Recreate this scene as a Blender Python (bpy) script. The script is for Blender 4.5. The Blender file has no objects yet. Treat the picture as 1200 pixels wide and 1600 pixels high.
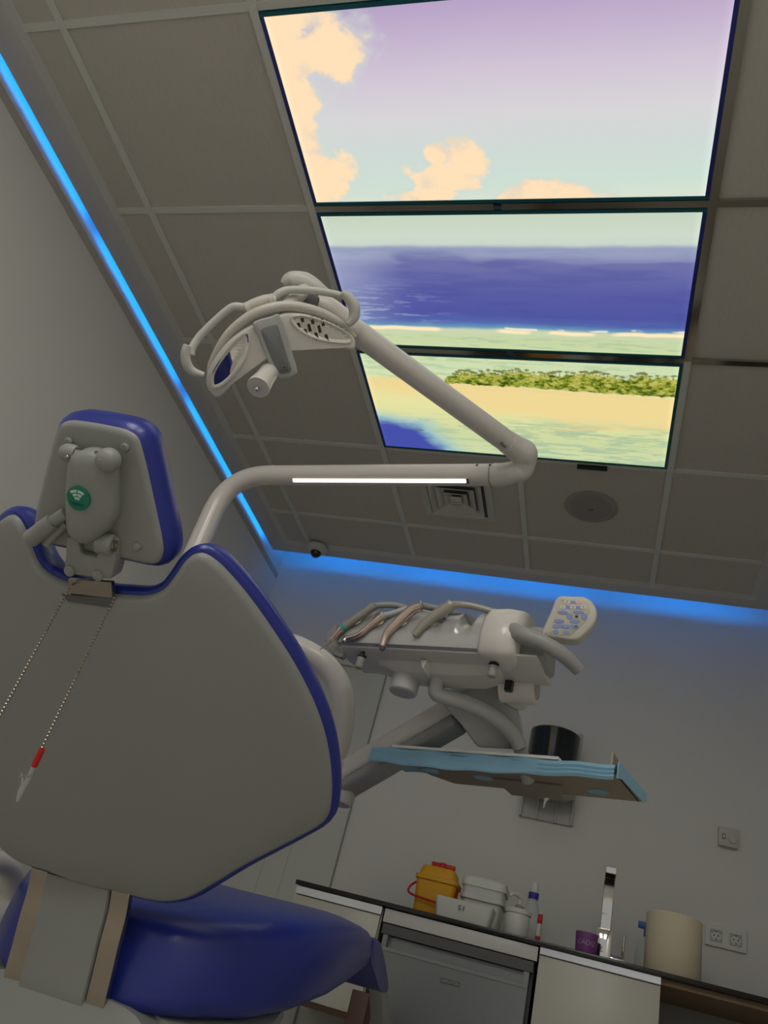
import bpy, bmesh, math, random
from mathutils import Vector, Matrix
random.seed(7)
scene = bpy.context.scene
COL = scene.collection
pi = math.pi

# ------------------------------------------------------------------ camera
# solved from the 60 cm ceiling grid; world: x along the back wall, y into the room, z up
YAW, PITCH, ROLL = -0.3525027535, 0.5587630161, 0.2952477213
CAM = Vector((1.66498, -0.83612, 2.6 - 2.09580))
FPX = 1249.2145
_f = Vector((math.sin(YAW)*math.cos(PITCH), math.cos(YAW)*math.cos(PITCH), math.sin(PITCH)))
_r = Vector((math.cos(YAW), -math.sin(YAW), 0)); _u = _r.cross(_f)
RIGHT = _r*math.cos(ROLL) + _u*math.sin(ROLL)
UP = -_r*math.sin(ROLL) + _u*math.cos(ROLL)
FWD = _f
cd = bpy.data.cameras.new('camera'); cam = bpy.data.objects.new('camera', cd); COL.objects.link(cam)
cd.sensor_fit = 'VERTICAL'; cd.sensor_height = 36.0; cd.lens = FPX/1600*36.0; cd.clip_start = 0.02
M = Matrix((RIGHT, UP, -FWD)).transposed().to_4x4(); M.translation = CAM
cam.matrix_world = M
scene.camera = cam

# ------------------------------------------------------------------ world, exposure
w = bpy.data.worlds.new('world'); scene.world = w; w.use_nodes = True
w.node_tree.nodes['Background'].inputs[0].default_value = (0.99, 1.0, 0.95, 1)
w.node_tree.nodes['Background'].inputs[1].default_value = 0.36
vs = scene.view_settings
vs.view_transform = 'Standard'; vs.look = 'None'; vs.gamma = 1.0; vs.use_curve_mapping = False
vs.exposure = 0.0
scene.cycles.max_bounces = 8; scene.cycles.diffuse_bounces = 4; scene.cycles.glossy_bounces = 3
scene.cycles.adaptive_threshold = 0.02
scene.cycles.caustics_reflective = False; scene.cycles.caustics_refractive = False
PANEL_GAIN = 1.02
LED_GAIN = 28.0
FILL_GAIN = 8.2

# ------------------------------------------------------------------ pixel rays -> points in the room (real depth is given each time)
def ray(px, py): return FWD + RIGHT*((px-600)/FPX) - UP*((py-800)/FPX)
def at(px, py, t): return CAM + ray(px, py)*t
def atx(px, py, X): d = ray(px, py); return CAM + d*((X-CAM.x)/d.x)
def aty(px, py, Y): d = ray(px, py); return CAM + d*((Y-CAM.y)/d.y)
def atz(px, py, Z): d = ray(px, py); return CAM + d*((Z-CAM.z)/d.z)

class Fr:
    """a local frame: u along X, v along Y, n along Z"""
    def __init__(s, o, X, Y):
        s.o = Vector(o); s.X = Vector(X).normalized(); Y = Vector(Y)
        s.Y = (Y - s.X*Y.dot(s.X)).normalized(); s.Z = s.X.cross(s.Y)
    def w(s, u, v, n=0.0): return s.o + s.X*u + s.Y*v + s.Z*n
    def uv(s, px, py, n=0.0):
        d = ray(px, py); k = ((s.o + s.Z*n) - CAM).dot(s.Z)/d.dot(s.Z)
        q = CAM + d*k - s.o; return (q.dot(s.X), q.dot(s.Y))
    def pw(s, px, py, n=0.0): u, v = s.uv(px, py, n); return s.w(u, v, n)
    def at(s, u, v, n=0.0): return Fr(s.w(u, v, n), s.X, s.Y)

WORLD = Fr((0, 0, 0), (1, 0, 0), (0, 1, 0))

# ------------------------------------------------------------------ materials
def lin(c):
    r = []
    for x in c:
        x /= 255.0
        r.append(x/12.92 if x <= 0.04045 else ((x+0.055)/1.055)**2.4)
    return (r[0], r[1], r[2], 1.0)
MATS = {}
def mat(name, rgb, rough=0.5, metal=0.0, var=0.05, scale=8.0, bump=0.0, bscale=60.0, stretch=None, coat=0.0, alpha=1.0, trans=0.0, spec=0.5):
    m = bpy.data.materials.new(name); m.use_nodes = True; nt = m.node_tree
    b = nt.nodes['Principled BSDF']
    c = lin(rgb)
    tc = nt.nodes.new('ShaderNodeTexCoord'); mp = nt.nodes.new('ShaderNodeMapping')
    nt.links.new(tc.outputs['Object'], mp.inputs[0])
    if stretch: mp.inputs['Scale'].default_value = stretch
    nz = nt.nodes.new('ShaderNodeTexNoise'); nz.inputs['Scale'].default_value = scale; nz.inputs['Detail'].default_value = 4
    nt.links.new(mp.outputs[0], nz.inputs['Vector'])
    mx = nt.nodes.new('ShaderNodeMix'); mx.data_type = 'RGBA'
    mx.inputs[6].default_value = tuple(max(0, x*(1-var)) for x in c[:3])+(1,)
    mx.inputs[7].default_value = tuple(min(1, x*(1+var)) for x in c[:3])+(1,)
    nt.links.new(nz.outputs['Fac'], mx.inputs[0]); nt.links.new(mx.outputs[2], b.inputs['Base Color'])
    b.inputs['Roughness'].default_value = rough; b.inputs['Metallic'].default_value = metal
    b.inputs['Specular IOR Level'].default_value = spec
    if coat: b.inputs['Coat Weight'].default_value = coat; b.inputs['Coat Roughness'].default_value = 0.12
    if alpha < 1: b.inputs['Alpha'].default_value = alpha
    if trans: b.inputs['Transmission Weight'].default_value = trans
    if bump:
        nb = nt.nodes.new('ShaderNodeTexNoise'); nb.inputs['Scale'].default_value = bscale; nb.inputs['Detail'].default_value = 3
        nt.links.new(mp.outputs[0], nb.inputs['Vector'])
        bp = nt.nodes.new('ShaderNodeBump'); bp.inputs['Strength'].default_value = bump; bp.inputs['Distance'].default_value = 0.002
        nt.links.new(nb.outputs['Fac'], bp.inputs['Height']); nt.links.new(bp.outputs[0], b.inputs['Normal'])
    MATS[name] = m
    return m
def emit(name, rgb, strength):
    m = bpy.data.materials.new(name); m.use_nodes = True; nt = m.node_tree
    nt.nodes.remove(nt.nodes['Principled BSDF'])
    e = nt.nodes.new('ShaderNodeEmission'); e.inputs[0].default_value = lin(rgb); e.inputs[1].default_value = strength
    nt.links.new(e.outputs[0], nt.nodes['Material Output'].inputs[0]); MATS[name] = m
    return m

mat('wall', (224, 222, 216), 0.75, var=0.02, scale=3, bump=0.04, bscale=220)
mat('wall_door', (206, 206, 198), 0.5, var=0.02)
mat('floor', (186, 182, 172), 0.35, var=0.05)
mat('tile', (196, 190, 180), 0.85, var=0.10, scale=60, bump=0.25, bscale=90, stretch=(6, 0.5, 1))
mat('bar', (210, 210, 202), 0.45, var=0.02)
mat('mirror_bar', (206, 200, 190), 0.12, 1.0, var=0.02)
mat('frame_paint', (196, 194, 190), 0.6, var=0.02)
mat('taupe_shade', (186, 174, 160), 0.7)
mat('glass_edge', (16, 92, 104), 0.3, 0.0, var=0.3, scale=3)
mat('glass_navy', (40, 50, 128), 0.3, 0.0, var=0.2, scale=3)
mat('white_gloss', (214, 208, 200), 0.28, coat=0.3, var=0.015)
mat('white_satin', (200, 198, 190), 0.42, var=0.015)
mat('cream', (205, 200, 188), 0.38, var=0.015)
mat('shell', (144, 145, 141), 0.45, var=0.02, scale=4)
mat('grey_plastic', (150, 150, 146), 0.4, var=0.03)
mat('speaker_grey', (150, 140, 136), 0.6, var=0.06, scale=200)
mat('console_silver', (186, 184, 182), 0.26, 0.35, var=0.02)
mat('light_grey', (176, 176, 172), 0.35, var=0.03)
mat('dark_grey', (92, 92, 92), 0.45, var=0.04)
mat('blue_leather', (34, 46, 136), 0.34, coat=0.12, var=0.06, scale=14, bump=0.05, bscale=300)
mat('steel', (176, 166, 152), 0.18, 1.0, var=0.05, stretch=(1, 1, 14))
mat('steel_brushed', (132, 134, 132), 0.36, 1.0, var=0.06, scale=20, stretch=(1, 1, 20))
mat('chrome', (220, 218, 214), 0.06, 1.0, var=0.01)
mat('alu', (206, 208, 210), 0.3, 1.0, var=0.03)
mat('rose_metal', (214, 190, 176), 0.25, 0.9, var=0.04)
mat('hand_grey', (168, 162, 150), 0.35, 0.3, var=0.03)
mat('teal', (60, 168, 158), 0.4)
mat('black', (16, 16, 18), 0.35, var=0.1)
mat('smoke', (14, 20, 22), 0.08, var=0.1, coat=0.4)
mat('dark_top', (30, 27, 25), 0.22, var=0.35, scale=70)
mat('brown_under', (140, 114, 88), 0.6, var=0.1)
mat('red_brown', (84, 54, 40), 0.5, var=0.15, stretch=(1, 1, 6))
mat('cabinet', (206, 202, 190), 0.3, var=0.02)
mat('yellow', (226, 164, 8), 0.45, var=0.05)
mat('red', (190, 22, 30), 0.4)
mat('white_plastic', (226, 226, 218), 0.4, var=0.02)
mat('milky', (216, 216, 210), 0.3, var=0.02)
mat('clear', (225, 228, 226), 0.15, alpha=0.45)
mat('violet', (62, 48, 160), 0.4)
mat('cap_blue', (22, 96, 176), 0.4)
mat('purple', (136, 76, 144), 0.35, var=0.05)
mat('pale_purple', (206, 176, 206), 0.5)
mat('paper', (232, 220, 190), 0.9, var=0.03, bump=0.3, bscale=140)
mat('tissue', (236, 234, 228), 0.9)
mat('napkin_blue', (140, 184, 206), 0.85, var=0.08, scale=30, stretch=(1, 1, 12))
mat('sticker_green', (0, 120, 96), 0.35, var=0.04)
mat('sticker_white', (200, 222, 216), 0.4)
mat('sticker_text', (0, 52, 66), 0.4)
mat('button_blue', (140, 154, 206), 0.4, var=0.05)
mat('button_pale', (220, 218, 206), 0.4)
mat('button_text', (48, 44, 60), 0.5)
mat('pink', (226, 130, 120), 0.5)
mat('green_dark', (40, 62, 30), 0.4)
mat('keypad_face', (196, 188, 166), 0.4)
mat('tray_metal', (164, 152, 136), 0.42, 0.5, var=0.05)
mat('facet_reflection', (52, 40, 34), 0.15, var=0.1)
mat('mirror', (225, 222, 214), 0.04, 1.0, var=0.01)
mat('panel_grey', (122, 124, 124), 0.35)
mat('pen', (70, 72, 92), 0.6)
emit('lamp_strip', (255, 238, 230), 2.6)
emit('led_blue', (0, 134, 255), LED_GAIN)
emit('led_blue_side', (0, 138, 255), LED_GAIN*.70)

# ------------------------------------------------------------------ mesh helpers (world coordinates in, one object out)
WL = {}
def mk(name, geo, m, parent=None, label=None, cat=None, group=None, kind=None, bevel=0.0, seg=2, smooth=True, angle=38):
    vs_, fs_ = geo
    vs_ = [Vector(v) for v in vs_]
    lo = Vector((min(v.x for v in vs_), min(v.y for v in vs_), min(v.z for v in vs_)))
    hi = Vector((max(v.x for v in vs_), max(v.y for v in vs_), max(v.z for v in vs_)))
    c = (lo+hi)/2
    if parent is None: c.z = lo.z
    me = bpy.data.meshes.new(name)
    me.from_pydata([v-c for v in vs_], [], fs_)
    bm = bmesh.new(); bm.from_mesh(me)
    bmesh.ops.recalc_face_normals(bm, faces=bm.faces[:])
    if bevel > 0:
        es = [e for e in bm.edges if len(e.link_faces) == 2 and e.calc_face_angle(0) > math.radians(30)]
        bmesh.ops.bevel(bm, geom=es, offset=bevel, segments=seg, profile=0.5, affect='EDGES', clamp_overlap=True)
    bm.to_mesh(me); bm.free()
    for p in me.polygons: p.use_smooth = smooth
    if smooth: me.set_sharp_from_angle(angle=math.radians(angle))
    me.materials.append(MATS[m] if isinstance(m, str) else m)
    o = bpy.data.objects.new(name, me); COL.objects.link(o)
    place(o, c, parent)
    props(o, label, cat, group, kind)
    return o
def place(o, c, parent):
    WL[o.name] = Vector(c)
    if parent is not None:
        o.parent = parent; o.location = Vector(c) - WL[parent.name]
    else: o.location = c
def props(o, label=None, cat=None, group=None, kind=None):
    if label: o['label'] = label
    if cat: o['category'] = cat
    if group: o['group'] = group
    if kind: o['kind'] = kind
def thing(name, loc, label, cat, group=None):
    o = bpy.data.objects.new(name, None); COL.objects.link(o); o.empty_display_size = 0.05
    place(o, Vector(loc), None); props(o, label, cat, group); return o
def join(*gs):
    V = []; F = []
    for v, f in gs:
        k = len(V); V += list(v); F += [tuple(i+k for i in q) for q in f]
    return V, F
BF = [(0, 1, 3, 2), (4, 6, 7, 5), (0, 4, 5, 1), (2, 3, 7, 6), (0, 2, 6, 4), (1, 5, 7, 3)]
def fbox(fr, u0, u1, v0, v1, n0, n1):
    return [fr.w(u, v, n) for u in (u0, u1) for v in (v0, v1) for n in (n0, n1)], BF
def box(x0, x1, y0, y1, z0, z1): return fbox(WORLD, x0, x1, y0, y1, z0, z1)
def prism(fr, pts, n0, n1):
    k = len(pts)
    V = [fr.w(u, v, n0) for u, v in pts] + [fr.w(u, v, n1) for u, v in pts]
    F = [tuple(range(k)), tuple(range(2*k-1, k-1, -1))] + [(i, (i+1) % k, k+(i+1) % k, k+i) for i in range(k)]
    return V, F
def cr(pts, n=6, closed=False):
    """Catmull-Rom through points (tuples or Vectors)"""
    P = [Vector(p) for p in pts]; k = len(P); out = []
    rng = range(k) if closed else range(k-1)
    for i in rng:
        if closed: a, b, c, d = P[i-1], P[i], P[(i+1) % k], P[(i+2) % k]
        else: a, b, c, d = P[max(i-1, 0)], P[i], P[i+1], P[min(i+2, k-1)]
        for j in range(n):
            t = j/n
            out.append(0.5*((2*b)+(c-a)*t+(2*a-5*b+4*c-d)*t*t+(3*b-a-3*c+d)*t**3))
    if not closed: out.append(P[-1])
    return out
def tube(pts, r, seg=16, n=6, caps=True, flat=1.0):
    P = [Vector(p) for p in pts]
    if isinstance(r, (int, float)): R = [r]*len(P)
    else: R = list(r)
    if n > 1:
        Q = cr(P, n); RR = []
        for i in range(len(P)-1):
            for j in range(n): RR.append(R[i]+(R[i+1]-R[i])*j/n)
        RR.append(R[-1])
    else: Q = P; RR = R
    V = []; F = []
    T0 = (Q[1]-Q[0]).normalized()
    nrm = T0.cross(Vector((0, 0, 1)))
    if nrm.length < 0.05: nrm = T0.cross(Vector((1, 0, 0)))
    nrm.normalize()
    for i, q in enumerate(Q):
        T = (Q[min(i+1, len(Q)-1)]-Q[max(i-1, 0)]).normalized()
        nrm = (nrm - T*nrm.dot(T)).normalized(); bn = T.cross(nrm)
        for s in range(seg):
            a = 2*pi*s/seg
            V.append(q + (nrm*math.cos(a) + bn*(math.sin(a)*flat))*RR[i])
    for i in range(len(Q)-1):
        for s in range(seg):
            F.append((i*seg+s, i*seg+(s+1) % seg, (i+1)*seg+(s+1) % seg, (i+1)*seg+s))
    if caps:
        F.append(tuple(range(seg))); F.append(tuple((len(Q)-1)*seg+s for s in range(seg)))
    return V, F
def lathe(o, axis, prof, seg=24):
    """prof: (radius, height along axis)"""
    o = Vector(o); A = Vector(axis).normalized()
    b = A.cross(Vector((0, 0, 1)))
    if b.length < 0.05: b = Vector((1, 0, 0))
    b.normalize(); c = A.cross(b)
    V = []; F = []
    for r, h in prof:
        for s in range(seg):
            a = 2*pi*s/seg; V.append(o + A*h + (b*math.cos(a)+c*math.sin(a))*r)
    for i in range(len(prof)-1):
        for s in range(seg):
            F.append((i*seg+s, i*seg+(s+1) % seg, (i+1)*seg+(s+1) % seg, (i+1)*seg+s))
    F.append(tuple(range(seg))); F.append(tuple((len(prof)-1)*seg+s for s in range(seg)))
    return V, F
def dome(o, axis, r, h, seg=20, k=5):
    return lathe(o, axis, [(r*math.cos(i*pi/2/k)+1e-4, h*math.sin(i*pi/2/k)) for i in range(k+1)], seg)
def ball(o, r, seg=16, k=8, axis=(0, 0, 1), sq=1.0):
    return lathe(o, axis, [(r*math.sin(i*pi/k)+1e-5, -r*sq*math.cos(i*pi/k)) for i in range(k+1)], seg)
def offset(pts, d):
    """move a closed outline inwards by d along its vertex normals"""
    k = len(pts); A = sum(pts[i][0]*pts[(i+1) % k][1]-pts[(i+1) % k][0]*pts[i][1] for i in range(k))
    sgn = 1 if A > 0 else -1; out = []
    for i in range(k):
        a = Vector(pts[i-1][:2]); b = Vector(pts[(i+1) % k][:2]); t = (b-a)
        if t.length < 1e-9: out.append(tuple(pts[i][:2])); continue
        t.normalize(); out.append((pts[i][0]-t.y*d*sgn, pts[i][1]+t.x*d*sgn))
    return out
def puff(fr, outline, levels, curve=None, rings=3, n_end=(0, 0)):
    """rounded slab: levels = (inset, n) from one face round the rim to the other; curve(u,v) bends it"""
    cv = curve or (lambda u, v: 0.0)
    k = len(outline); cu = sum(p[0] for p in outline)/k; cw = sum(p[1] for p in outline)/k
    L = [(offset(outline, d), n) for d, n in levels]
    first, last = L[0], L[-1]
    inner0 = [([(cu+(u-cu)*s, cw+(v-cw)*s) for u, v in first[0]], first[1]+n_end[0]*(1-s*s)) for s in [(i+1)/(rings+1) for i in range(rings)]]
    inner1 = [([(cu+(u-cu)*s, cw+(v-cw)*s) for u, v in last[0]], last[1]+n_end[1]*(1-s*s)) for s in [1-(i+1)/(rings+1) for i in range(rings)]]
    R = inner0 + L + inner1
    V = []; F = []
    for pts, n in R:
        for u, v in pts: V.append(fr.w(u, v, n+cv(u, v)))
    for i in range(len(R)-1):
        for s in range(k): F.append((i*k+s, i*k+(s+1) % k, (i+1)*k+(s+1) % k, (i+1)*k+s))
    a = len(V); V.append(fr.w(cu, cw, R[0][1]+cv(cu, cw))); b = len(V); V.append(fr.w(cu, cw, R[-1][1]+cv(cu, cw)))
    e = (len(R)-1)*k
    for s in range(k): F.append((a, (s+1) % k, s)); F.append((b, e+s, e+(s+1) % k))
    return V, F
def rrect(u0, u1, v0, v1, r, n=5):
    out = []
    for cx, cy, a0 in ((u1-r, v1-r, 0), (u0+r, v1-r, 90), (u0+r, v0+r, 180), (u1-r, v0+r, 270)):
        for i in range(n+1):
            a = math.radians(a0+90*i/n); out.append((cx+r*math.cos(a), cy+r*math.sin(a)))
    return out
def ellipse(cu, cv_, a, b, n=24): return [(cu+a*math.cos(2*pi*i/n), cv_+b*math.sin(2*pi*i/n)) for i in range(n)]
def slab(d, r): # rounded levels for a slab n from 0 to d
    return [(r, 0), (r*.3, r*.3), (0, r), (0, d-r), (r*.3, d-r*.3), (r, d)]
def loft(rings):
    k = len(rings[0]); V = [v for r in rings for v in r]; F = []
    for i in range(len(rings)-1):
        for s in range(k): F.append((i*k+s, i*k+(s+1) % k, (i+1)*k+(s+1) % k, (i+1)*k+s))
    F.append(tuple(range(k))); F.append(tuple((len(rings)-1)*k+s for s in range(k)))
    return V, F
def ribbon_ring(fr, outline, r, n, seg=10):
    """tube following a closed outline in a frame"""
    P = [fr.w(u, v, n) for u, v in outline]; P.append(P[0]); return tube(P, r, seg=seg, n=1, caps=False)
def text_geo(s, fr, size, n=0.0, center=True, sx=1.0):
    cu = bpy.data.curves.new('t', 'FONT'); cu.body = s; cu.size = size
    if center: cu.align_x = 'CENTER'; cu.align_y = 'CENTER'
    ob = bpy.data.objects.new('t', cu); COL.objects.link(ob)
    dg = bpy.context.evaluated_depsgraph_get(); dg.update()
    me = bpy.data.meshes.new_from_object(ob.evaluated_get(dg))
    V = [fr.w(v.co.x*sx, v.co.y, n) for v in me.vertices]; F = [tuple(p.vertices) for p in me.polygons]
    bpy.data.objects.remove(ob); bpy.data.curves.remove(cu); bpy.data.meshes.remove(me)
    return V, F
def pxs(fr, pts, n=0.0): return [fr.uv(x, y, n) for x, y in pts]

# ================================================================== THE ROOM
H = 2.6; XL = -0.27; XR = 2.64; YB = 3.0; YF = -2.6; ZT = 2.86
S = 'structure'
mk('floor', box(XL-.1, XR+.1, YF, YB+.1, -.1, 0), 'floor', kind=S, smooth=False)
mk('wall_left', box(XL-.1, XL, YF, YB+.1, 0, ZT), 'wall', kind=S, smooth=False)
mk('wall_back', box(XL, XR, YB, YB+.1, 0, ZT), 'wall', kind=S, smooth=False)
mk('wall_right', box(XR, XR+.1, YF, YB+.1, 0, ZT), 'wall', kind=S, smooth=False)
ceil = mk('ceiling', box(XL-.1, XR+.1, YF, YB+.1, ZT, ZT+.08), 'wall', kind=S, smooth=False)
mk('shade_strip_1', box(XL-.002, XL+.004, YF, YB-.002, 2.518, 2.548), 'taupe_shade', kind=S, smooth=False)  # coloured strip standing in for the shaded band along the wall top

# ceiling tiles, one object each, sharing a mesh when they have the same size
XS = [-.14, 0, .6, 1.2, 1.8, 2.25]
YS = [-.6, 0, .6, 1.2, 1.8, 2.4, 2.705]
shared = {}
for i in range(5):
    for j in range(6):
        if i in (2, 3) and 1 <= j <= 3: continue
        sx, sy = XS[i+1]-XS[i], YS[j+1]-YS[j]; key = (round(sx, 3), round(sy, 3))
        c = Vector(((XS[i]+XS[i+1])/2, (YS[j]+YS[j+1])/2, H+.006))
        if key not in shared:
            o = mk('ceiling_tile', box(XS[i]+.002, XS[i+1]-.002, YS[j]+.002, YS[j+1]-.002, H, H+.012), 'tile', ceil, bevel=.0015, seg=1)
            shared[key] = o.data
        else:
            o = bpy.data.objects.new('ceiling_tile', shared[key]); COL.objects.link(o); place(o, c, ceil)
mk('ceiling_board', box(-.14, 2.25, YF, -.6, H, H+.012), 'tile', ceil, smooth=False)
for x in (0, .6, 1.2, 1.8):
    for j in range(6):
        if x == 1.2 and 1 <= j <= 3: continue
        m = 'mirror_bar' if (x == 1.8 and j in (1, 2)) else 'bar'
        mk('grid_bar', box(x-.012, x+.012, YS[j], YS[j+1], (H-.010 if x in (.6, 1.8) and 1 <= j <= 3 else H-.006), H+.004), m, ceil, smooth=False)
for y in YS[1:6]:
    for i in range(5):
        a, b = XS[i]+.012, XS[i+1]-.012
        if i == 0: a = XS[0]
        m = 'bar'
        if i in (2, 3) and y in (.6, 1.2): m = 'mirror_bar'
        if i == 4 and y in (.6, 1.2): m = 'mirror_bar'
        mk('grid_bar', box(a, b, y-.011, y+.011, (H-.010 if m == 'mirror_bar' else H-.005), H+.004), m, ceil, smooth=False)
# dropped perimeter frame with the light cove behind it
fz0, fz1 = H-.015, H-.007
mk('cove_frame', box(-.246, -.150, YF, 2.787, fz0, fz1), 'frame_paint', ceil, smooth=False)
mk('cove_frame', box(-.150, 2.36, 2.715, 2.787, fz0, fz1), 'frame_paint', ceil, smooth=False)
mk('cove_frame', box(2.265, 2.36, YF, 2.715, fz0, fz1), 'frame_paint', ceil, smooth=False)
mk('cove_edge', loft([[Vector((-.150, y, fz0)), Vector((-.126, y, H-.0005)), Vector((-.126, y, H+.03)), Vector((-.150, y, H+.03))] for y in (YF, 2.715)]), 'frame_paint', ceil, smooth=False)
mk('cove_edge', loft([[Vector((x, 2.715, fz0)), Vector((x, 2.690, H-.0005)), Vector((x, 2.690, H+.03)), Vector((x, 2.715, H+.03))] for x in (-.15, 2.27)]), 'frame_paint', ceil, smooth=False)
mk('cove_edge', loft([[Vector((2.265, y, fz0)), Vector((2.241, y, H-.0005)), Vector((2.241, y, H+.03)), Vector((2.265, y, H+.03))] for y in (YF, 2.715)]), 'frame_paint', ceil, smooth=False)
mk('cove_lip', box(-.134, 2.36, 2.779, 2.787, fz1, H+.015), 'frame_paint', ceil, smooth=False)
for y0, y1 in ((-2.2, -.9), (-.8, .62), (.70, 1.45), (1.55, 2.68)):
    mk('led_strip', box(-.228, -.216, y0, y1, H+.008, H+.016), 'led_blue_side', ceil, smooth=False)
for x0, x1 in ((-.12, .32), (.42, .95), (1.03, 1.50), (1.66, 2.3)):
    mk('led_strip', box(x0, x1, 2.716, 2.726, H+.008, H+.022), 'led_blue', ceil, smooth=False)

# door in the back wall
door = mk('door_1', box(-.20, .535, YB-.012, YB-.002, 0, 2.06), 'wall_door', kind=S, bevel=.003, seg=1)
mk('door_rail', box(-.10, .47, YB-.035, YB-.012, 2.045, 2.09), 'wall_door', door, bevel=.004)
mk('door_seam', box(.531, .537, YB-.0125, YB-.001, 0, 2.10), 'grey_plastic', door, smooth=False)
for x in (.19, .30): mk('door_seam', box(x, x+.003, YB-.0125, YB-.002, 0, 2.05), 'light_grey', door, smooth=False)

# ================================================================== BACKLIT SKY PANELS (one printed seascape over three panels)
import numpy as np
def vnoise(x, y, seed=0):
    rng = np.random.RandomState(seed); T = rng.rand(256, 256)
    xi = np.floor(x).astype(int); yi = np.floor(y).astype(int); fx = x-xi; fy = y-yi
    fx = fx*fx*(3-2*fx); fy = fy*fy*(3-2*fy)
    g = lambda i, j: T[i % 256, j % 256]
    return (g(xi, yi)*(1-fx)+g(xi+1, yi)*fx)*(1-fy) + (g(xi, yi+1)*(1-fx)+g(xi+1, yi+1)*fx)*fy
def fbm(x, y, o=5, seed=0, gain=.55):
    r = 0; a = 1; tot = 0
    for i in range(o): r = r + a*vnoise(x*2**i+17.3*i, y*2**i+9.1*i, seed+i); tot += a; a *= gain
    return r/tot
def sst(a, b, x): t = np.clip((x-a)/(b-a), 0, 1); return t*t*(3-2*t)
def seascape(x, y):
    """linear colour of the printed seascape at ceiling position x, y (metres)"""
    def C(c): return np.array(lin(c)[:3])
    def mix(A, c, f): return A*(1-f[..., None]) + (C(c) if isinstance(c, tuple) else c)*f[..., None]
    wob = fbm(x*7, y*7, 4, 3)-.5; rip = fbm(x*12, y*110, 4, 11); wind = fbm(x*5, y*36, 5, 21); fine = fbm(x*60, y*60, 3, 31)-.5
    st = [(0, (176, 156, 194)), (.10, (194, 176, 204)), (.20, (208, 196, 212)), (.32, (214, 212, 214)), (.42, (206, 216, 212)), (.52, (204, 222, 210)), (.60, (220, 226, 206)),
          (.62, (196, 210, 188)), (.70, (204, 216, 200)), (.733, (200, 212, 200)), (.748, (150, 158, 188)), (.80, (112, 114, 168)), (.92, (88, 92, 162)), (1.02, (80, 86, 160)), (1.055, (84, 104, 172)), (1.077, (104, 150, 184)), (1.09, (200, 212, 176)),
          (1.14, (198, 212, 164)), (1.20, (204, 218, 172)), (1.30, (206, 222, 178)), (1.40, (226, 224, 162)), (1.48, (230, 224, 160)), (1.56, (220, 222, 162)), (1.66, (204, 214, 160)), (1.8, (206, 218, 172))]
    yy = y + wob*.012
    base = np.stack([np.interp(yy, [p for p, _ in st], [C(c)[k] for _, c in st]) for k in range(3)], -1)
    sea = sst(.74, .78, y)*(1-sst(1.05, 1.08, y))
    base = mix(base, (72, 76, 150), sea*sst(.45, .75, wind)*.32)
    base = mix(base, (178, 186, 208), sea*(1-sst(.60, .90, x))*(1-sst(.80, 1.06, y)*.4)*.55)
    base = mix(base, (170, 186, 214), sea*(1-sst(.64, 1.1, x))*sst(.54, .7, rip)*.6*sst(.85, 1.0, y))
    base = mix(base, (170, 176, 200), sea*(1-sst(.745, .84, y))*sst(.5, .62, fbm(x*3, y*18, 3, 91))*.6)
    ys = y + (fbm(x*8, y*0, 3, 41)-.5)*.014
    base = mix(base, (252, 232, 190), sst(1.080, 1.088, ys)*(1-sst(1.096, 1.104, ys))*sst(.36, .5, fbm(x*6, y*10, 3, 43)))
    base = mix(base, (252, 238, 210), sst(1.070, 1.076, ys)*(1-sst(1.079, 1.084, ys))*sst(.52, .6, fbm(x*14, y*10, 3, 47))*.8)
    lag = sst(1.10, 1.14, y)*(1-sst(1.38, 1.42, y)*(1-sst(1.52, 1.6, y)))
    base = mix(base, (158, 188, 148), lag*sst(.52, .66, rip)*.5)
    base = mix(base, (150, 184, 158), sst(1.5, 1.6, y)*sst(1.0, 1.3, x)*sst(.5, .62, fbm(x*10, y*70, 4, 53))*.55)
    # sand spit widening to the right
    lo = 1.352 + (x-.6)*.03 + wob*.01; wd = .015 + .10*sst(.62, 1.25, x)
    sand = sst(-.012, .006, y-lo)*(1-sst(0, .09, y-lo-wd+wob*.08))
    base = mix(base, (240, 212, 146), sand*.85)
    base = mix(base, (238, 206, 140), sst(.004, .02, y-(1.60-(x-1.1)*.12)+wob*.04)*(1-sst(.02, .05, y-(1.60-(x-1.1)*.12)+wob*.04))*sst(1.25, 1.5, x)*.5)
    # deep water bottom left
    d = np.sqrt(((x-.60)/.36)**2 + ((y-1.80)/.235)**2) + wob*.35 + (rip-.5)*.12
    base = mix(base, (140, 190, 208), (1-sst(.86, 1.2, d))*.8); base = mix(base, (70, 80, 168), 1-sst(.68, 1.0, d))
    base = mix(base, (90, 110, 130), (1-sst(.6, 1, np.sqrt(((x-.79)/.035)**2+((y-1.655)/.007)**2)+wob))*.8)
    # wooded island with a palm crown line
    top = 1.352 - .045*sst(.92, 1.02, x) - .018*sst(1.0, 1.25, x) + (fbm(x*26, y*0, 4, 61, .7)-.5)*.035
    bot = 1.366 + .012*sst(1.2, 1.7, x) + fine*.014
    isl = sst(-.003, .003, y-top+fine*.025)*(1-sst(-.003, .003, y-bot))*sst(.93, .945, x+fine*.02)
    leaf = fbm(x*55, y*80, 4, 71, .75)+ (bot-y)*.9
    gr = np.stack([np.interp(leaf, [.34, .46, .56, .68], [C(c)[k] for c in ((64, 76, 26), (104, 122, 34), (146, 156, 48), (190, 184, 96))]) for k in range(3)], -1)
    base = mix(base, gr, isl)
    palms = [(.985+.79*((i*37) % 61)/61.0, .010+.018*((i*23) % 17)/17.0) for i in range(46)]
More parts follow.
